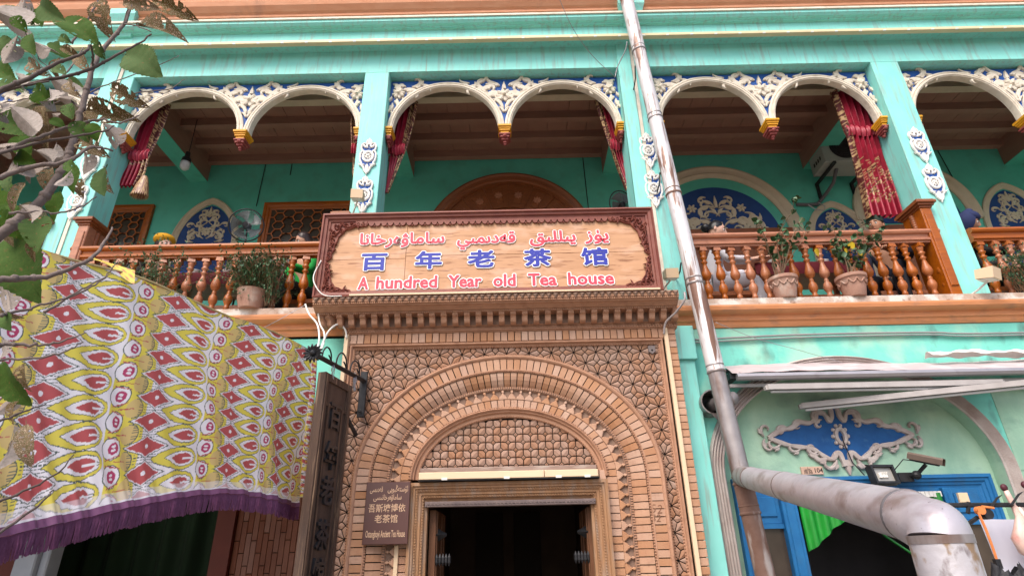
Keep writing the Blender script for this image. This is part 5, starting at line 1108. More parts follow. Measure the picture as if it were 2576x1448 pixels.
def curtain(rows,label,side,floral=(5.9,5.2),folds=5,tassel=None,band=.3,Y=5.93):
    T=thing('tied_curtain',label,'curtain',((rows[0][1]+rows[0][2])/2,Y,rows[0][0]))
    def fn(u,v):
        zt=rows[0][0]+(rows[-1][0]-rows[0][0])*v
        for a,b in zip(rows,rows[1:]):
            if b[0]<=zt<=a[0] or b is rows[-1]:
                f=min(1,max(0,(a[0]-zt)/(a[0]-b[0]+1e-9))); xl=a[1]+(b[1]-a[1])*f; xr=a[2]+(b[2]-a[2])*f; break
        amp=.018+.02*(xr-xl)/.3
        return (xl+(xr-xl)*u+.006*sin(folds*2*pi*u*2+1),Y+amp*sin(folds*2*pi*u+.6*sin(v*5))+.008*sin(folds*13*u+v*4),zt)
    nx,ny=90,150; mb=MB().grid(nx,ny,fn); me=mb.mesh('curtain_cloth',CURT,True,off=wo(T)); cols=[]
    for (x,y,z),(i,j) in zip(mb.v,[(i,j) for j in range(ny+1) for i in range(nx+1)]):
        u=i/nx; e=u if side>0 else 1-u
        n1=abs(mnoise.noise(Vector((u*9,z*22,3))))
        n2=mnoise.noise(Vector((u*5+9,z*9,1)))
        c=CR if n2>-.1 else CR2
        if e>1-band:
            c=DKR; 
            if n1<.11: c=GO
        if floral[1]<z<floral[0] and n2>-.25:
            if n1<.10: c=GO
            elif n1<.22 and n2>.05: c=DKR
        if z<rows[-1][0]+.10*(floral[1]<5.3): c=GO if n1<.2 else (.3,.16,.08)
        cols.append(c)
    printme(me,cols); place('curtain_cloth',me,T,wo(T))
    # overhanging flounce above the tie
    zt=rows[len(rows)//2][0]; a=rows[len(rows)//2]
    q=MB().grid(60,14,lambda u,v:(a[1]-.01+(a[2]-a[1]+.02)*u,Y-.03-.03*sin(pi*v)-.012*sin(folds*2*pi*u),zt+.12-.16*v+.015*sin(u*9)))
    me=q.mesh('flounce',CURT,True,off=wo(T)); printme(me,[CR if mnoise.noise(Vector((p[0]*30,p[2]*8,0)))>-.2 else CR2 for p in q.v]); place('flounce',me,T,wo(T))
    if tassel:
        x,z=tassel; q=MB(); N=26
        q=MB().grid(N*4,10,lambda u,v:(x+(.03+.075*v**.7)*cos(2*pi*u),Y-.02+(.03+.05*v)*sin(2*pi*u),z-.29*v+(.02*sin(u*N*6.283) if v>.95 else 0)))
        me=q.mesh('tassel',CURT,True,off=wo(T)); printme(me,[GO if abs(mnoise.noise(Vector((p[0]*60,p[1]*60,p[2]*50))))<.16 else (.22,.10,.07) for p in q.v]); place('tassel',me,T,wo(T))
curtain([(7.16,-4.80,-4.50),(6.75,-4.82,-4.53),(6.36,-4.81,-4.56),(6.27,-4.80,-4.57),(6.05,-4.83,-4.55),(5.86,-4.84,-4.58)],'crimson curtain with gold tassel tied to the left column',1,(6.28,6.18),5,(-4.54,5.99),.28)
curtain([(7.1,-2.10,-1.84),(6.8,-2.08,-1.86),(6.35,-2.02,-1.86),(6.3,-1.99,-1.87),(6.0,-1.97,-1.87),(5.80,-1.93,-1.87)],'narrow crimson curtain left of the column above the sign',-1,(6.2,6.1),4,None,.5)
curtain([(7.12,-1.50,-1.20),(6.75,-1.52,-1.25),(6.34,-1.53,-1.31),(6.28,-1.52,-1.33),(6.0,-1.52,-1.40),(5.68,-1.53,-1.49)],'crimson curtain right of the column above the sign, tapering downwards',1,(6.28,6.2),5,None,.3)
curtain([(7.10,1.14,1.42),(6.75,1.20,1.43),(6.36,1.27,1.44),(6.28,1.29,1.45),(6.0,1.34,1.47),(5.66,1.42,1.49)],'crimson curtain left of the tall downpipe, tapering downwards',-1,(6.28,6.2),5,None,.3)
curtain([(7.16,4.30,4.76),(6.85,4.31,4.76),(6.50,4.32,4.72),(6.42,4.33,4.70),(5.8,4.29,4.68),(5.20,4.24,4.66)],'long crimson curtain with dark gold floral border hanging straight in the right bay',-1,(6.05,5.4),6,None,.12)
# ---------------- patterned awning sheet ----------------
AT=[(5.25,785,885),(4.6,690,835),(4.05,575,795),(3.6,455,742),(3.3,345,695),(3.0,215,662),(2.75,95,628),(2.5,-40,590),(2.1,-260,520)]
AB=[(5.15,748,1268),(4.6,690,1252),(4.2,620,1236),(3.75,520,1232),(3.35,405,1248),(3.05,300,1268),(2.75,175,1296),(2.5,50,1322),(2.1,-150,1362)]
TP=[P(x,y,Y) for Y,x,y in AT]; BP=[P(x,y,Y) for Y,x,y in AB]
def interp(L,t):
    k=t*(len(L)-1); i=min(int(k),len(L)-2); f=k-i; p0=L[max(i-1,0)];p1=L[i];p2=L[i+1];p3=L[min(i+2,len(L)-1)]
    return .5*((2*p1)+(p2-p0)*f+(2*p0-5*p1+4*p2-p3)*f*f+(3*p1-p0-3*p2+p3)*f**3)
AWN=thing('ikat_awning','yellow, white and red ikat patterned fabric awning with purple fringe','awning',(-1.9,5.2,2.0))
def apt(t,v):
    a=interp(TP,t); b=interp(BP,t); p=a+(b-a)*v
    sag=.05*sin(pi*v)*sin(pi*min(1,t*1.1))
    f=.009*sin(t*95+v*1.5)*(.25+v)+.012*sin(t*37+v*3)*(1-.3*v)+.004*sin(t*260)*max(0,v-.80)*5+.010*sin(v*7+t*9)
    n=Vector((.9,-.25,.25)); return p+n*(f-sag*.6)
WC,YC_,RC,TC,TN=(.82,.79,.85),(.74,.63,.10),(.47,.095,.10),(.09,.12,.11),(.64,.48,.20)
def ikat(u,v):
    j=.035*mnoise.noise(Vector((u*60,v*9,0)))+.02*mnoise.noise(Vector((u*9,v*120,5)))
    f=(-u/.70+.22)%1.0; r=v/.150
    dA=(r+j)%1-.5; dB=(r+.5+j)%1-.5; aA=abs(dA); aB=abs(dB)
    fr=f if f<.5 else f-1
    hat=(r*9)%1<.28
    c=WC if (f<.58 or f>.93) else YC_
    if f>.90 or f<.16:
        if hat and ((f*40)%1<.75) and aA>.30: c=TC
    # rhombus
    d=(abs(fr)/.19)**.8+(aA/.44)**1.05
    if d<1.12: c=TC
    if d<1.04: c=WC
    if d<.93: c=RC
    if (fr/.02)**2+(aA/.09)**2<1: c=WC
    # petal
    t=(f-.06)/.50
    if 0<t<1:
        w=.50*((sin(pi/2*t/.66))**.9 if t<.66 else math.sqrt(max(0,1-((t-.66)/.34)**2)))
        if aB<w:
            c=TC
            if aB<w-.035: c=YC_
            t2=(f-.19)/.345
            if 0<t2<1:
                w2=.34*((sin(pi/2*t2/.66))**.9 if t2<.66 else math.sqrt(max(0,1-((t2-.66)/.34)**2)))*(1 if aB>.06 or t2<.86 else .3)
                if aB<w2: c=TC
                if aB<w2-.03: c=WC
                t3=(f-.28)/.22
                if 0<t3<1:
                    w3=.23*((sin(pi/2*t3/.66))**.9 if t3<.66 else math.sqrt(max(0,1-((t3-.66)/.34)**2)))
                    if aB<w3 and not(t3>.62 and aB<.04): c=RC
    # round flower
    q=((f-.655)/.085)**2+(aA/.40)**2
    if q<1.15: c=TC
    if q<.95: c=WC
    if ((f-.67)/.045)**2+(aA/.22)**2<1: c=(.45,.05,.14)
    if ((f-.67)/.02)**2+((aA-.07)/.05)**2<1: c=WC
    # tulip
    q=((f-.81)/.07)**2+(aB/.34)**2
    if q<1.1 and f>.74: c=TN if not ((r*13)%1<.3 and f>.84) else TC
    if 1.1<=q<1.35 and f>.80: c=TC
    if .56<f<.74 and abs(aB-.10-(f-.62)*1.2)<.022 and f>.60: c=RC
    if .68<f<.80 and aB<.018: c=RC
    return c
NU,NV=760,330
us=[0]; 
for i in range(NU): a=interp(BP,i/NU)*.5+interp(TP,i/NU)*.5; b=interp(BP,(i+1)/NU)*.5+interp(TP,(i+1)/NU)*.5; us.append(us[-1]+(b-a).length)
mb=MB().grid(NU,NV,lambda u,v:apt(u,v)); IK=vcmat('ikat_print',.55,.35,.4)
me=mb.mesh('awning_sheet',IK,True,off=wo(AWN)); cols=[]
for j in range(NV+1):
    vv=j/NV
    for i in range(NU+1):
        L=(TP[0]-BP[0]).length; c=ikat(us[i]-.50*vv,vv*1.42)
        if vv>.955: c=tuple(.55*a+.45*b for a,b in zip(c,WC)) if vv<.985 else WC
        cols.append(c)
printme(me,cols); place('awning_sheet',me,AWN,wo(AWN))
# rolled edge at the wall end
q=MB().grid(16,200,lambda u,v:(lambda p:(p.x+.028*cos(2*pi*u)+.01,p.y+.03+.028*sin(2*pi*u),p.z))(apt(.0,.03+.93*v)))
me=q.mesh('rolled_edge',IK,True,off=wo(AWN)); printme(me,[ikat(.1+.02*sin(i),p[2]*2.2+.06*(i%17)/17) if mnoise.noise(Vector((p[0]*20,0,p[2]*30)))<.2 else YC_ for i,p in enumerate(q.v)]); place('rolled_edge',me,AWN,wo(AWN))
o=MB().grid(12,6,lambda u,v:P(228+112*u,646+34*u+v*(6+22*u),3.22-.03*v)+Vector((0,0,.02*sin(u*5)*v))).mesh('folded_lip',IK,True,off=wo(AWN)); printme(o,[YC_ if k%5 else RC for k in range(len(o.vertices))]); place('folded_lip',o,AWN,wo(AWN))
# fringe
PUR=mt('purple_braid',(.16,.06,.13),(.2,.08,.17),.6,30); FRG=mt('purple_fringe_yarn',(.11,.028,.075),(.16,.05,.12),.6,60)
q=MB().grid(200,2,lambda u,v:apt(u,.993+.024*v)+Vector((.008,-.006,0))); q.obj('braid',PUR,AWN,smooth=True)
q=MB(); 
for i in range(860):
    t=i/860*.97; a=apt(t,1.018); b=a+Vector((rnd.uniform(-.004,.004)+.004*sin(i*.35),rnd.uniform(-.005,.005)+.01*sin(i*.09),-.092-.012*rnd.random())); m_=(a+b)/2+Vector((.004*sin(i*1.3),0,0))
    q.tube([a,m_,b],[.0035,.004,.0028],4)
q.obj('fringe',FRG,AWN,kind='stuff')
MB().tube([interp(TP,t/24)+Vector((0,0,.0)) for t in range(25)],.008).obj('top_cord',mt('awning_cord',(.5,.4,.2),None,.7),AWN)
MB().tube([Vector((TP[-1].x,TP[-1].y,0)),TP[-1]],.02).obj('front_pole',GREYT,AWN)
o=MB().grid(40,30,lambda u,v:Vector((-6.4,0,0))*(1-u)+Vector((-2.15,0,0))*u+Vector((0,5.5-1.5*v*(1-.0)-.9*v*(1-u),2.95-.3*v+.02*sin(u*12))))
me=o.mesh('inner_cover',IK,True,off=wo(AWN)); printme(me,[ikat(p[1],p[0]) for p in o.v]); place('inner_cover',me,AWN,wo(AWN))
# ---------------- people ----------------
def skin_body(joints,edges,mat,name,parent,origin,sub=1):
    me=bpy.data.meshes.new(name); me.from_pydata([j[0] for j in joints],edges,[]); o=bpy.data.objects.new(name,me); COL.objects.link(o)
    md=o.modifiers.new('s','SKIN'); sv=me.skin_vertices[0].data
    for i,j in enumerate(joints): sv[i].radius=(j[1],j[2] if len(j)>2 else j[1]); sv[i].use_root=(i==0)
    ms=o.modifiers.new('u','SUBSURF'); ms.levels=sub; ms.render_levels=sub
    dg=bpy.context.evaluated_depsgraph_get(); me2=bpy.data.meshes.new_from_object(o.evaluated_get(dg)); bpy.data.objects.remove(o)
    return me2
def headmesh(sc=1):
    m=MB(); nx,ny=28,22
    def fn(u,v):
        a=2*pi*u; b=pi*v; x=sin(b)*sin(a); y=-sin(b)*cos(a); z=cos(b)
        fr=max(0,-y); X=x*.074; Y=y*.094; Z=z*.115
        if z<0: X*=1-.30*(-z)**1.3; Y*=1-.12*(-z)
        if y>0: Z*=1-.12*y*(z<0)
        # face details
        g=lambda cx,cz,sx,sz: math.exp(-((x-cx)/sx)**2-((z-cz)/sz)**2)*(y<0)
        Y-= .026*g(0,-.18,.16,.16)+.014*g(0,.02,.12,.22)      # nose
        Y-= .008*g(0,.28,.7,.12)                              # brow
        Y+= .012*(g(.36,.08,.2,.11)+g(-.36,.08,.2,.11))       # eye sockets
        Y-= .008*g(0,-.50,.28,.06)+.008*g(0,-.60,.24,.05)     # lips
        Y+= .004*g(0,-.55,.3,.025)
        Y-= .012*g(0,-.86,.35,.14)                            # chin
        return (X*sc,Y*sc,Z*sc)
    m.grid(nx,ny,fn)
    for s in (1,-1): m.ball((s*.076*sc,.012*sc,-.005*sc),.03*sc,8,6,(.35,.6,1))
    return m
EYEW=mt('eye_white',(.7,.68,.65),None,.3); IRIS=mt('dark_iris',(.02,.012,.01),None,.2); LIP=mt('lips',(.42,.14,.11),None,.5); BROWH=mt('brow_hair',(.015,.012,.01),None,.7)
def person(label,base,face,lean,top,legs,hair,skin=(.50,.27,.18),hat=None,headrot=(0,0),scale=1.0,shirtname='shirt',scarf=None):
    T=thing('person',label,'person',base)
    SK=mt('skin_%d'%int(skin[0]*100),skin,tuple(c*.92 for c in skin),.5,20)
    TM=mt('clothing_'+top[0],top[1],tuple(c*.8 for c in top[1]),.8,8); LM=mt('clothing_'+legs[0],legs[1],tuple(c*.8 for c in legs[1]),.8,8)
    s=scale; V=lambda x,y,z:Vector((x,y,z))*s
    M=Matrix.Translation(base)@Matrix.Rotation(face,4,'Z')    # person looks along -y locally
    l=lean; hip=V(0,0,.50); ch=V(0,-.04-l*.4,.84); nk=V(0,-.05-l*.6,1.04); hb=V(0,-.06-l*.7,1.12)
    J=[(hip,.13*s,.10*s),(V(0,-.01,.64),.115*s,.09*s),(ch,.14*s,.095*s),(nk,.05*s,.05*s),(hb,.045*s,.045*s)]
    E=[(0,1),(1,2),(2,3),(3,4)]
    for sx in (1,-1):
        b=len(J); J+=[(V(sx*.17,-.04-l*.5,.96),.055*s),(V(sx*.22,-.12-l*.5,.72),.042*s),(V(sx*.16,-.36-l*.5,.72),.033*s),(V(sx*.13,-.46-l*.5,.75),.026*s)]; E+=[(2,b),(b,b+1),(b+1,b+2),(b+2,b+3)]
        hnd=b+3; hp=V(sx*.13,-.46-l*.5,.75)
        b=len(J); J+=[(hp+V(0,-.05,0),.026*s,.013*s)]; E+=[(hnd,b)]; pm=b
        for k,(dx,ln) in enumerate(((-.024,.062),(-.008,.072),(.008,.068),(.024,.052))):
            b=len(J); p=hp+V(dx*sx,-.06,0); J+=[(p+V(0,-.03,.004),.0085*s),(p+V(0,-.03-ln*.5,-.008),.008*s),(p+V(0,-.03-ln*.75,-.03),.006*s)]; E+=[(pm,b),(b,b+1),(b+1,b+2)]
        b=len(J); J+=[(hp+V(-sx*.035,-.03,.0),.010*s),(hp+V(-sx*.05,-.06,-.008),.008*s)]; E+=[(hnd,b),(b,b+1)]
        b=len(J); J+=[(V(sx*.10,-.04,.48),.095*s),(V(sx*.14,-.44,.50),.065*s),(V(sx*.14,-.45,.12),.045*s),(V(sx*.14,-.43,.05),.035*s),(V(sx*.15,-.58,.03),.035*s,.02*s)]; E+=[(0,b),(b,b+1),(b+1,b+2),(b+2,b+3),(b+3,b+4)]
    me=skin_body(J,E,SK,'body',T,base); mb=MB(); mb.v=[tuple(v.co) for v in me.vertices]; mb.f=[tuple(p.vertices) for p in me.polygons]; bpy.data.meshes.remove(me)
    HM=Matrix.Translation(hb+V(0,-.005,.10))@Matrix.Rotation(headrot[1],4,'Z')@Matrix.Rotation(headrot[0],4,'X')
    mb.merge(headmesh(s).xf(HM))
    mb.xf(M).obj('body',SK,T,smooth=True)
    # clothes: shell around torso and arms, trousers round the legs
    def shell(idx,E2,mat,name,g=.014):
        JJ=[]; mp={}
        for i in idx: mp[i]=len(JJ); JJ.append((J[i][0],J[i][1]+g*s,(J[i][2] if len(J[i])>2 else J[i][1])+g*s))
        me=skin_body(JJ,[(mp[a],mp[b]) for a,b in E2],mat,name,T,base); q=MB(); q.v=[tuple(v.co) for v in me.vertices]; q.f=[tuple(p.vertices) for p in me.polygons]; bpy.data.meshes.remove(me)
        q.xf(M).obj(name,mat,T,smooth=True)
    n=18+5
    n=(len(J)-5)//2; A0=5; B0=5+n
    shell([0,1,2,A0,A0+1,A0+2,B0,B0+1,B0+2],[(0,1),(1,2),(2,A0),(A0,A0+1),(A0+1,A0+2),(2,B0),(B0,B0+1),(B0+1,B0+2)],TM,shirtname,.018)
    La=A0+n-5; Lb=B0+n-5
    shell([0,La,La+1,La+2,Lb,Lb+1,Lb+2],[(0,La),(La,La+1),(La+1,La+2),(0,Lb),(Lb,Lb+1),(Lb+1,Lb+2)],LM,'trousers',.016)
    MM=M@HM
    for sx in (1,-1):
        e=MB().ball((sx*.027*s,-.078*s,.008*s),.0125*s,8,6).xf(MM).obj('eye',EYEW,T,smooth=True); MB().ball((sx*.027*s,-.0885*s,.007*s),.006*s,6,5).xf(MM).obj('iris',IRIS,e)
        MB().tube([(sx*.012*s,-.092*s,.030*s),(sx*.028*s,-.092*s,.035*s),(sx*.045*s,-.082*s,.028*s)],.0035*s,5).xf(MM).obj('eyebrow',BROWH,T)
    MB().tube([(-.022*s,-.090*s,-.060*s),(0,-.1*s,-.058*s),(.022*s,-.090*s,-.060*s)],[.003*s,.006*s,.003*s],6).xf(MM).obj('mouth',LIP,T,smooth=True)
    HA=mt('hair_'+hair[0],hair[1],tuple(c*1.6 for c in hair[1]),.35,30,stretch=(1,1,.2),bump=.4)
    hm=MB().grid(30,18,lambda u,v:(lambda a,b:(.083*s*sin(b)*sin(a),.012*s-.100*s*sin(b)*cos(a)*(1 if cos(a)<0 else .93),.012*s+.118*s*cos(b)))(2*pi*u,(pi*(.30+.36*(.5-.5*cos(2*pi*u))**.6))*v))
    hm.xf(MM).obj('hair',HA,T,smooth=True)
    if hair[0]=='bun': MB().ball((0,.125*s,.02*s),.055*s,12,9).ball((0,.09*s,.02*s),.035*s).xf(MM).obj('hair_bun',HA,T,smooth=True)
    if hair[0]=='long': MB().grid(20,10,lambda u,v:(.092*s*sin(pi*(u-.5)*1.3),.02*s+.09*s*cos(pi*(u-.5)*1.3)*(1-.1*v),.06*s-.28*s*v)).xf(MM).obj('long_hair',HA,T,smooth=True)
    if hat:
        HMt=mt('hat_'+hat[0],hat[1],tuple(c*.8 for c in hat[1]),.8,20)
        if hat[0]=='beret': MB().lathe([(.088,.02),(.098,.04),(.118,.06),(.122,.085),(.105,.125),(.06,.15),(.001,.158)],(0,.012,0),20).xf(MM@Matrix.Scale(s,4)@Matrix.Rotation(R_(-12),4,'X')).obj('beret',HMt,T,smooth=True)
        elif hat[0]=='hood': MB().grid(26,16,lambda u,v:(.105*s*sin(pi*(u-.5)*1.5)*sin(pi*(.15+.8*v)),.02*s+.115*s*cos(pi*(u-.5)*1.5)*sin(pi*(.1+.8*v)),.16*s-.34*s*v)).ball((0,.0,.075*s),.095*s,14,10,(1,1.1,.75)).xf(MM).obj('hood',HMt,T,smooth=True)
        else: MB().lathe([(.086,.035),(.086,.10),(.075,.118),(.001,.122)],(0,.005,0),4*6).xf(MM@Matrix.Scale(s,4)).obj('cap',HMt,T,smooth='auto')
    return T
def chair(x,y,rz,label):
    T=thing('wooden_stool',label,'stool',(x,y,ZS)); M=Matrix.Translation((x,y,ZS))@Matrix.Rotation(rz,4,'Z')
    MB().box(-.2,.2,-.2,.2,.36,.40).xf(M).obj('seat',WOOD,T)
    for a in (-.17,.17):
        for b in (-.17,.17): MB().box(a-.02,a+.02,b-.02,b+.02,0,.36).xf(M).obj('leg',WOOD,T)
def seat(px,py,Y,face,label,lab2,**k):
    c=P(px,py,Y); s=k.get('scale',1.0); l=k.get('lean',.1); hd=Vector((0,-.065-l*.7,1.22))*s
    M=Matrix.Rotation(face,4,'Z'); off=M@hd; base=(c.x-off.x,c.y-off.y,c.z-off.z); k.pop('lean',None)
    person(label,base,face,l,**k); return base
def bench(base,label,cloth_=None):
    x,y,z=base; h=z-ZS+.36
    T=thing('wooden_bench',label,'bench',(x,y,ZS)); MB().bbox(x-.4,x+.4,y-.25,y+.25,ZS+h-.05,ZS+h).obj('seat',WOOD,T)
    for a in (-.36,.36):
        for b in (-.2,.2): MB().box(x+a-.025,x+a+.025,y+b-.025,y+b+.025,ZS,ZS+h-.05).obj('leg',WOOD,T)
b=seat(1802,580,6.12,R_(80),'woman with black hair in a bun and white dress behind the right railing','',lean=.12,top=('white',(.62,.60,.66)),legs=('white',(.62,.60,.66)),hair=('bun',(.008,.008,.010)),skin=(.62,.38,.29),headrot=(R_(18),R_(-8)),scale=1.04,shirtname='dress'); bench(b,'bench under the woman in the white dress')
b=seat(2204,570,6.0,R_(-50),'man in a dark cap and dark coat looking left under the long curtain','',lean=.1,top=('dark_coat',(.012,.014,.03)),legs=('dark_trousers',(.012,.012,.018)),hair=('short',(.03,.025,.02)),skin=(.36,.18,.11),hat=('skullcap',(.02,.035,.025)),headrot=(R_(0),R_(0)),scale=1.04,shirtname='coat'); bench(b,'bench under the man in the dark coat')
b=seat(412,618,6.1,R_(62),'woman in a mustard yellow beret behind the left railing','',lean=.12,top=('black_coat',(.012,.012,.014)),legs=('black_skirt',(.01,.01,.012)),hair=('long',(.02,.010,.010)),skin=(.60,.36,.28),hat=('beret',(.55,.27,.01)),headrot=(R_(10),R_(0)),scale=1.0,shirtname='coat'); bench(b,'bench under the woman in the yellow beret')
b=seat(765,607,6.12,R_(-30),'dark haired woman in a bright green shirt left of the sign','',lean=.12,top=('green_shirt',(.01,.28,.045)),legs=('dark_skirt',(.02,.02,.02)),hair=('long',(.010,.008,.008)),skin=(.45,.25,.17),headrot=(R_(30),R_(-25)),scale=.97); bench(b,'bench under the woman in the green shirt')
b=seat(2436,560,6.05,R_(60),'person in a black coat and dark blue hood at the far right','',lean=.3,top=('black_coat',(.012,.012,.014)),legs=('black_skirt',(.01,.01,.012)),hair=('short',(.01,.01,.01)),skin=(.40,.22,.15),hat=('hood',(.02,.03,.10)),headrot=(R_(25),0),scale=1.03,shirtname='coat'); bench(b,'bench under the person in the blue hood')
# tables with bowls
PORC=mt('white_porcelain',(.7,.72,.74),None,.2); BLP=mt('blue_porcelain',(.03,.12,.5),None,.25); CYP=mt('turquoise_cloth',(.1,.5,.42),None,.7)
def table(x,y,w_,d,label,bowls,cl):
    T=thing('tea_table',label,'table',(x,y,ZS)); z=4.62
    MB().bbox(x-w_/2,x+w_/2,y-d/2,y+d/2,z-.03,z,.006).obj('tabletop',WOODD,T)
    for a in (-1,1):
        for b_ in (-1,1): MB().box(x+a*(w_/2-.06)-.025,x+a*(w_/2-.06)+.025,y+b_*(d/2-.06)-.025,y+b_*(d/2-.06)+.025,ZS,z-.03).obj('leg',WOOD,T)
    MB().box(x-w_/2+.06,x+w_/2-.06,y-d/2+.04,y-d/2+.07,ZS+.2,ZS+.26).obj('stretcher',WOOD,T)
    o=cloth(lambda u,v:(x-w_/2-.01+(w_+.02)*u,y-d/2-.012-.01*sin(u*40)*v,z+.004-.15*v),60,6,mt('red_tablecloth',(.12,.01,.018),None,.8),'tablecloth'); tags(o,'red cloth edge hanging from the '+label,'tablecloth')
    for i,(dx,dy,r,m_,cc) in enumerate(bowls):
        o=MB().lathe([(r*.45,0),(r*.5,.01),(r*.9,r*.6),(r,r*.95),(r*.93,r*.95),(r*.8,r*.5),(.001,r*.3)],(x+dx,y+dy,z+.006),14).obj('tea_bowl',m_,None,smooth='auto'); tags(o,cc,'bowl')
table(-3.35,6.25,1.5,.7,'tea table behind the left railing shrubs',[(-.45,-.25,.05,BLP,'dark blue bowl leftmost on the left balcony table'),(-.30,-.28,.06,PORC,'white bowl beside the blue bowl on the left table'),(.05,-.26,.06,PORC,'white bowl in the middle of the left table'),(.34,-.24,.07,CYP,'pale turquoise bowl on the right part of the left table'),(-.1,-.2,.05,BLP,'small blue bowl between two white bowls on the left table')],1)
table(3.45,6.3,1.3,.7,'tea table behind the two potted plants',[(-.4,-.28,.06,PORC,'white bowl left on the table behind the potted plants'),(.2,-.28,.05,PORC,'white bowl between the two potted plants')],1)
# ---------------- plants ----------------
POT=mt('terracotta_pot',(.42,.24,.18),(.34,.19,.14),.85,12,bump=.4,stain=(.5,.42,.36),ssc=8,sth=(.5,.7),stamt=.6); SOIL=mt('soil',(.05,.03,.02),None,.95)
STEM=mt('brown_stem',(.20,.12,.08),(.28,.2,.12),.8,20); GSTEM=mt('green_stem',(.14,.17,.07),None,.7)
LG=mt('dark_leaf',(.035,.085,.035),(.06,.13,.05),.45,30,rvar=.35,coord='obj'); LY=mt('yellow_leaf',(.55,.42,.02),(.5,.3,.02),.5,20); LDRY=mt('dry_stalks',(.28,.17,.10),(.20,.11,.06),.85,30)
def leafshape(L,w_,n=5,fold=.25,curl=.2,heart=False):
    m=MB(); vs=[]
    for i in range(n+1):
        t=i/n; ww=w_*(sin(pi*min(1,t*.93+.07)**(.7 if heart else .85)))**.9; z=-curl*L*t*t
        vs+=[(-ww,t*L,z+fold*ww),(0,t*L,z),(ww,t*L,z+fold*ww)]
    return m.add(vs,[(i*3+k,i*3+k+1,(i+1)*3+k+1,(i+1)*3+k) for i in range(n) for k in range(2)])
HL=leafshape(.056,.026,5,.3,.3,True).mesh('leaf',LG,True); HY=leafshape(.055,.026,5,.2,.2,True).mesh('leaf',LY,True)
def potted(px,py,Y,r,label,plx,stems,nleaf,yel,seed,h=.55):
    rg=random.Random(seed); c=P(px,py,Y); c=Vector((c.x,Y,ZS+.0)); T=thing('potted_plant',label,'potted plant',c)
    ph=.235
    pr=[(r*.62,0),(r*.66,.01),(r*.78,ph*.4),(r*.9,ph*.8),(r*.92,ph*.82),(r*1.02,ph*.86),(r*1.03,ph),(r*.93,ph),(r*.90,ph*.88),(.001,ph*.88)]
    o=MB().lathe(pr,c,28).obj('pot',POT,T,smooth='auto')
    q=MB(); 
    for k in range(11):
        a=2*pi*k/11; a2=a+2*pi/11; pts=[c+Vector((cos(a+(a2-a)*t)*r*(.90-.03*sin(pi*t)),sin(a+(a2-a)*t)*r*(.90-.03*sin(pi*t)),ph*.76-.05*sin(pi*t))) for t in (0,.25,.5,.75,1)]; q.tube(pts,.008,5); q.ball(pts[0]+Vector((0,0,-.01)),.012,6,4)
    q.obj('garland_relief',POT,o,kind='stuff'); MB().lathe([(.001,0),(r*.9,0),(r*.9,.004)],c+Vector((0,0,ph*.89)),16).obj('soil',SOIL,T)
    tips=[]
    sm=MB()
    for k in range(stems):
        a=rg.uniform(0,2*pi); p=c+Vector((cos(a)*r*.3,sin(a)*r*.3,ph*.88)); d=Vector((rg.uniform(-.5,.5)+plx,rg.uniform(-.45,.15),1.2)).normalized(); pts=[p]; L=h*rg.uniform(.6,1.1)
        for i in range(7):
            d=(d+Vector((rg.uniform(-.3,.3),rg.uniform(-.25,.2),rg.uniform(-.15,.2)))).normalized(); p=p+d*L/7; pts.append(p)
            if i>1: tips.append((p.copy(),d.copy()))
            if i>2 and rg.random()<.6:
                d2=(d+Vector((rg.uniform(-1,1),rg.uniform(-.8,.5),rg.uniform(-.2,.5)))).normalized(); e=p+d2*L*.16; sm.tube([p,e],.0025,4); tips.append((e,d2))
        sm.tube(pts,[.0075-.0007*i for i in range(8)],5)
    sm.obj('stems',STEM,T,kind='stuff')
    for k in range(nleaf):
        p,d=tips[int(rg.random()**.8*len(tips))] if rg.random()<.4 else rg.choice(tips)
        p=p+Vector((rg.gauss(0,.025),rg.gauss(0,.025),rg.gauss(0,.02)))
        place('leaf',HL,T,p,rot=(rg.uniform(-1.3,.9),rg.uniform(-.7,.7),rg.uniform(0,6.28)),scale=(lambda s_:(s_,s_,s_))(rg.uniform(.7,1.25)))
    for (dx,dy,dz,s_) in yel: place('yellow_leaf',HY,T,c+Vector((dx,dy,dz)),rot=(-1.2,rg.uniform(-.5,.5),rg.uniform(-.6,.6)),scale=(s_,s_,s_))
potted(1978,742,5.50,.145,'leggy potted plant with bare stems, left of the two pots by the right railing',.0,8,120,[],3,.74)
potted(2152,742,5.50,.15,'bushy potted plant with yellow leaves, right of the two pots by the right railing',-.12,9,150,[(-.33,-.12,.52,1.6),(.05,-.1,.60,1.5),(.10,-.12,.48,1.0),(-.03,-.12,.52,1.0)],5,.62)
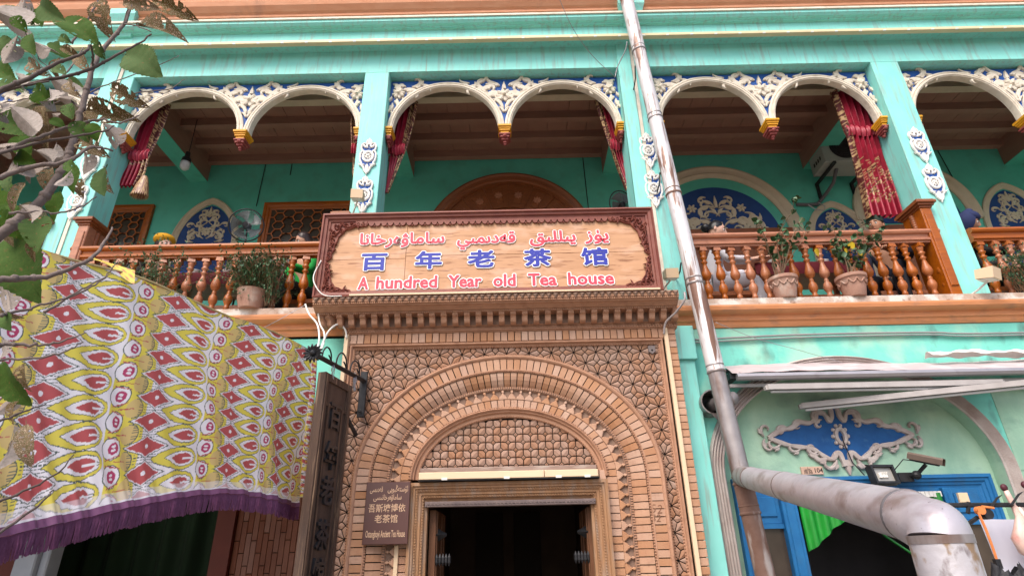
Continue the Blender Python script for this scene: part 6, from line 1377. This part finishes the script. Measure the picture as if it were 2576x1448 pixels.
def shrub(px0,px1,pyb,Y,h,label,n,seed,dry=.4,pot=None,green=True):
    rg=random.Random(seed); a=P(px0,pyb,Y).x; b=P(px1,pyb,Y).x; c=Vector(((a+b)/2,Y,ZS)); T=thing('balcony_shrub',label,'shrub',c)
    st=MB(); lf=MB()
    for k in range(n):
        p=Vector((c.x+rg.uniform(-.1,.1),Y+rg.uniform(-.06,.04),ZS+(.2 if pot else .04))); d=Vector(((rg.uniform(a,b)-c.x)*2.2/h*.5,rg.uniform(-.35,.1),.9)).normalized(); L=h*rg.uniform(.5,1.1); pts=[p]
        for i in range(7):
            d=(d+Vector((rg.uniform(-.3,.3),rg.uniform(-.25,.2),rg.uniform(-.3,.2)))).normalized(); p=p+d*L/7; pts.append(p.copy())
            if i>0 and rg.random()>dry*.6:
                for _ in range(7):
                    m=leafshape(rg.uniform(.022,.04),.009,2,.2,.3); m.xf(Matrix.Translation(p+Vector((rg.gauss(0,.03),rg.gauss(0,.03),rg.gauss(0,.03))))@Matrix.Rotation(rg.uniform(0,6.3),4,'Z')@Matrix.Rotation(rg.uniform(-1.3,1.3),4,'X')); lf.merge(m)
        st.tube(pts,[.004-.0004*i for i in range(8)],4)
    st.obj('twigs',LDRY if dry>.5 else STEM,T,kind='stuff')
    if lf.v: lf.obj('small_leaves',LG,T,kind='stuff')
    pc=Vector((c.x,Y,ZS))
    if pot: MB().lathe([(.11,0),(.14,.1),(.15,.19),(.16,.2),(.14,.2),(.001,.18)],pc,20).obj('pot',POT,T,smooth='auto')
shrub(290,460,760,5.50,.75,'green bushy shrub at the left end of the balcony railing',48,11,.3)
shrub(560,700,770,5.48,.48,'dry tangled plant in a root-bound pot left of the sign',150,12,.95,True)
shrub(620,720,770,5.50,.55,'small leafy green plant just left of the green shirted woman',30,13,.2)
shrub(2540,2640,735,5.50,.5,'dry shrub behind the cream lamp at the right edge',40,14,.7)
# ---------------- tree in the foreground ----------------
TR=thing('elm_tree','tree in the left foreground with grey branches and insect-eaten leaves','tree',(-2.4,1.25,0))
BK_=mt('grey_bark',(.20,.155,.14),(.13,.10,.09),.85,30,bump=.5); BK2=mt('dark_twig',(.075,.055,.05),(.12,.09,.08),.8,30)
def pw_(x,y,Y): return P(x,y,Y)
def bpath(pts,Y0,Y1):
    n=len(pts); q=[P(x,y,Y0+(Y1-Y0)*i/(n-1)) for i,(x,y) in enumerate(pts)]; out=[]
    for i in range(n-1):
        p0=q[max(i-1,0)];p1=q[i];p2=q[i+1];p3=q[min(i+2,n-1)]
        for k in range(5):
            t=k/5; out.append(.5*((2*p1)+(p2-p0)*t+(2*p0-5*p1+4*p2-p3)*t*t+(3*p1-p0-3*p2+p3)*t**3)+Vector((rnd.gauss(0,.0015),0,rnd.gauss(0,.0015))))
    return out+[q[-1]]
def branch(pts,Y0,Y1,r0,r1,mat,name='branch'):
    p=bpath(pts,Y0,Y1); n=len(p); m=MB().tube(p,[r0+(r1-r0)*i/(n-1) for i in range(n)],7)
    for i in range(4,n-1,4): m.ball(p[i],(r0+(r1-r0)*i/(n-1))*1.35,6,5)
    m.obj(name,mat,TR,smooth=True)
MB().tube([(-2.4,1.25,0),(-2.38,1.25,.9),(-2.3,1.22,1.5),(-2.0,1.18,1.8),(-1.6,1.12,1.98),P(-150,720,1.1)],[.09,.075,.06,.04,.024,.015],10).obj('trunk',BK_,TR,smooth=True)
branch([(-150,720),(0,591),(47,553),(102,506),(155,434),(177,379),(193,318),(213,243),(235,166),(265,116),(312,61),(330,8),(334,-20)],1.1,1.25,.0125,.0035,BK_)
for pts,Y0,Y1,r0,r1,m_ in (([(-40,250),(0,229),(70,198),(144,160),(207,135),(229,113)],1.0,1.05,.007,.0025,BK2),([(-30,242),(0,232),(60,216),(124,204)],1.05,1.1,.005,.002,BK2),
  ([(60,214),(144,198),(229,174),(304,133),(345,112),(381,86)],1.1,1.15,.005,.002,BK2),([(-20,395),(41,367),(111,340),(180,318),(249,301),(300,310),(350,290)],1.05,1.15,.0055,.0015,BK_),([(-30,395),(60,368),(170,345),(260,330),(287,316)],1.0,1.1,.004,.0015,BK2),
  ([(-30,455),(0,445),(94,417),(171,406),(229,370),(258,374),(285,380)],1.0,1.1,.0065,.002,BK_),([(22,536),(90,533),(152,535),(210,517),(243,495)],1.0,1.1,.003,.0012,BK_),
  ([(-60,705),(0,702),(60,700),(133,691),(227,652),(262,610),(282,572)],.95,1.1,.0075,.002,BK_),([(110,785),(155,760),(229,721),(270,690),(298,655)],1.1,1.2,.003,.001,BK_),([(-20,868),(0,867),(60,868),(124,864),(180,850),(216,837)],1.0,1.1,.0045,.001,BK_),
  ([(-20,905),(0,904),(124,896),(170,880),(208,859)],1.0,1.1,.003,.001,BK_),([(0,795),(27,786),(100,768),(162,748),(230,715),(281,689)],1.0,1.15,.0035,.001,BK_),([(-20,1062),(0,1055),(60,1035),(116,1015)],1.0,1.1,.003,.001,BK2),([(-20,1270),(0,1260),(70,1230),(135,1196),(186,1142)],1.0,1.1,.003,.001,BK2),([(-20,1350),(0,1336),(97,1271),(135,1231)],1.0,1.1,.0035,.001,BK2),
  ([(235,166),(233,140),(229,113)],1.18,1.05,.003,.002,BK2),([(330,8),(318,30),(310,62)],1.2,1.2,.002,.0015,BK2),([(312,61),(345,66),(380,80)],1.2,1.2,.002,.0015,BK_),([(60,80),(90,130),(110,160),(170,190)],1.15,1.2,.0015,.001,BK2),([(40,60),(80,140),(140,200)],1.2,1.2,.0014,.001,BK_),([(200,270),(170,250),(130,262),(60,290)],1.25,1.3,.003,.001,BK_),([(215,240),(270,212),(330,190),(410,160),(450,140)],1.25,1.4,.002,.001,BK_),
  ([(180,110),(215,60),(245,8),(250,-10)],1.5,1.5,.004,.003,BK_),([(150,200),(185,160),(210,120)],1.4,1.45,.003,.002,BK_),([(0,262),(60,250),(120,238)],1.2,1.2,.002,.001,BK_),([(300,265),(340,235),(420,225),(465,200)],1.4,1.5,.0025,.001,BK_)):
    branch(pts,Y0,Y1,r0,r1,m_,'branch' if r0>.004 else 'twig')
GL=mt('elm_leaf_green',(.04,.085,.015),(.065,.12,.022),.8,40,spec=.12,coord='obj',rvar=.2,stain=(.22,.10,.05),ssc=25,sth=(.60,.75),stamt=.6)
BL=mt('elm_leaf_brown',(.17,.08,.035),(.08,.09,.025),.8,25,spec=.12,coord='obj',rvar=.2,stain=(.55,.42,.33),ssc=60,sth=(.55,.62),stamt=.9)
PL=mt('elm_leaf_pale_underside',(.34,.28,.25),(.22,.19,.16),.85,18,spec=.1,coord='obj',rvar=.12,stain=(.20,.14,.09),ssc=22,sth=(.6,.75),stamt=.6)
def elmleaf(mat,seed,eaten,wr=.30,curl=.25,fold=.3):
    rg=random.Random(seed); n,mx=34,10; vs=[]; fs=[]
    for i in range(n+1):
        t=i/n; w_=wr*(sin(pi*(t*.97+.015)**.8))**.85*(1+.09*(i%2)*(1 if t<.95 else 0)); 
        for k in range(-mx//2,mx//2+1):
            x=w_*k/(mx/2); z=-curl*(t-.2)**2+fold*abs(x)*(1+.3*sin(seed))+.005*sin(t*40)*abs(k)/5+.05*sin(seed*3+t*5)*x*4
            vs.append((x+.06*sin(t*3+seed)*t,t,z))
    for i in range(n):
        for k in range(mx):
            nz=mnoise.noise(Vector((k*.45+seed*7,i*.35,seed)))
            if eaten and nz>.42-eaten*.35 and abs(k-mx/2+.5)>1: continue
            fs.append((i*(mx+1)+k,i*(mx+1)+k+1,(i+1)*(mx+1)+k+1,(i+1)*(mx+1)+k))
    m=MB().add(vs,fs); m.tube([(0,-.12,-.0),(0,0,0),(0,.5,-curl*.09),(0,.95,-curl*.5)],[.006,.008,.006,.002],4)
    return m.mesh('leaf',mat,True)
LV={'g':[elmleaf(GL,s,e) for s,e in ((1,0),(2,.25),(3,.15),(4,.0))],'b':[elmleaf(BL,s,e,.24,.5,.7) for s,e in ((5,.35),(6,.5),(7,.25))],'p':[elmleaf(PL,s,e,.22,.5,.8) for s,e in ((8,.0),(9,.2),(10,.1),(11,0))]}
LEAVES=[(122,30,85,-40,'g'),(193,72,110,-38,'g'),(246,120,60,-68,'g'),(354,155,125,-35,'g'),(262,41,95,-77,'b'),(403,70,105,-8,'b'),(348,8,75,-5,'b'),(434,17,95,-15,'b'),(41,50,140,-25,'p'),(91,41,60,-60,'g'),(30,132,80,-100,'p'),(11,120,70,-60,'g'),(119,127,85,-35,'p'),(88,168,65,-40,'b'),(146,177,45,-30,'g'),(204,155,60,-45,'b'),(166,221,105,-35,'p'),(133,249,95,-55,'p'),(171,279,50,-60,'g'),(318,240,85,-30,'b'),(271,285,110,-12,'b'),(293,345,95,-45,'p'),(30,312,100,-30,'g'),(77,312,120,-40,'p'),(17,373,90,-15,'p'),(227,365,85,-30,'b'),(138,387,60,-75,'p'),(146,293,40,-30,'p'),(182,210,50,-20,'g'),(105,240,75,-50,'g'),
 (47,431,125,-60,'p'),(83,439,95,-55,'p'),(138,403,75,-75,'p'),(119,448,75,-70,'b'),(160,456,60,-95,'p'),(182,448,70,-85,'g'),(256,452,90,-78,'g'),(262,448,70,-65,'b'),(221,412,75,-70,'p'),(138,517,72,-92,'g'),(80,539,70,-38,'p'),(92,583,100,-80,'g'),(25,566,90,-50,'g'),(47,670,190,-55,'g'),(11,611,65,-40,'p'),(25,746,95,-60,'p'),(17,453,60,-80,'g'),(83,627,50,-90,'b'),(32,969,115,-60,'g'),(59,948,65,-80,'b'),(22,1018,80,-95,'p'),(66,1115,95,-68,'b'),(27,1131,105,-85,'p'),(16,790,60,-30,'b'),(60,20,70,-80,'p'),(15,30,90,-20,'g'),(5,180,80,-40,'g'),(10,280,90,-50,'p'),(200,330,60,-50,'g'),(120,345,60,-110,'b'),(55,370,70,-60,'g'),(210,300,40,-40,'b'),(15,500,90,-70,'g'),(40,490,70,-100,'b'),(60,400,60,-30,'g'),(12,880,60,-60,'p'),(10,940,70,-50,'g'),(150,130,60,-20,'g'),(75,110,60,-70,'g'),(60,205,70,-45,'p'),(20,215,70,-20,'g'),(110,290,60,-65,'b'),(170,250,50,-15,'p'),(200,470,50,-60,'b'),(175,420,45,-50,'g'),(235,330,50,-60,'g')]
lr=random.Random(5)
for i in range(14): y=lr.uniform(20,620); LEAVES.append((lr.uniform(-10,max(40,235-abs(y-250)*.45)),y,lr.uniform(35,75),lr.uniform(-110,-20),lr.choice('ggbbp')))
for i in range(3): LEAVES.append((lr.uniform(-10,60),lr.uniform(620,1150),lr.uniform(40,70),lr.uniform(-110,-30),lr.choice('gbp')))
for i,(x,y,Lp,an,k) in enumerate(LEAVES):
    Y=1.0+.35*((i*37)%17)/17; c=P(x,y,Y); sc_=Lp*Y/((y+2400)*.4226)*1.12
    me=LV[k][i%len(LV[k])]; a=R_(an)
    # leaf axis lies roughly in the picture direction, its blade turned by a random roll
    ax_=Vector((cos(a),rnd.uniform(-.25,.25),sin(a))).normalized(); up=Vector((rnd.uniform(-.5,.5),-1,rnd.uniform(-.6,.4))); zx=(up-ax_*up.dot(ax_)).normalized(); xx=ax_.cross(zx)
    if k=='p' : zx=-zx; xx=-xx
    M=Matrix(((xx.x,ax_.x,zx.x,0),(xx.y,ax_.y,zx.y,0),(xx.z,ax_.z,zx.z,0),(0,0,0,1)))
    o=place('leaf',me,TR,(0,0,0)); o.matrix_basis=Matrix.Translation(c-ax_*sc_*.5-wo(TR))@M@Matrix.Scale(sc_,4)
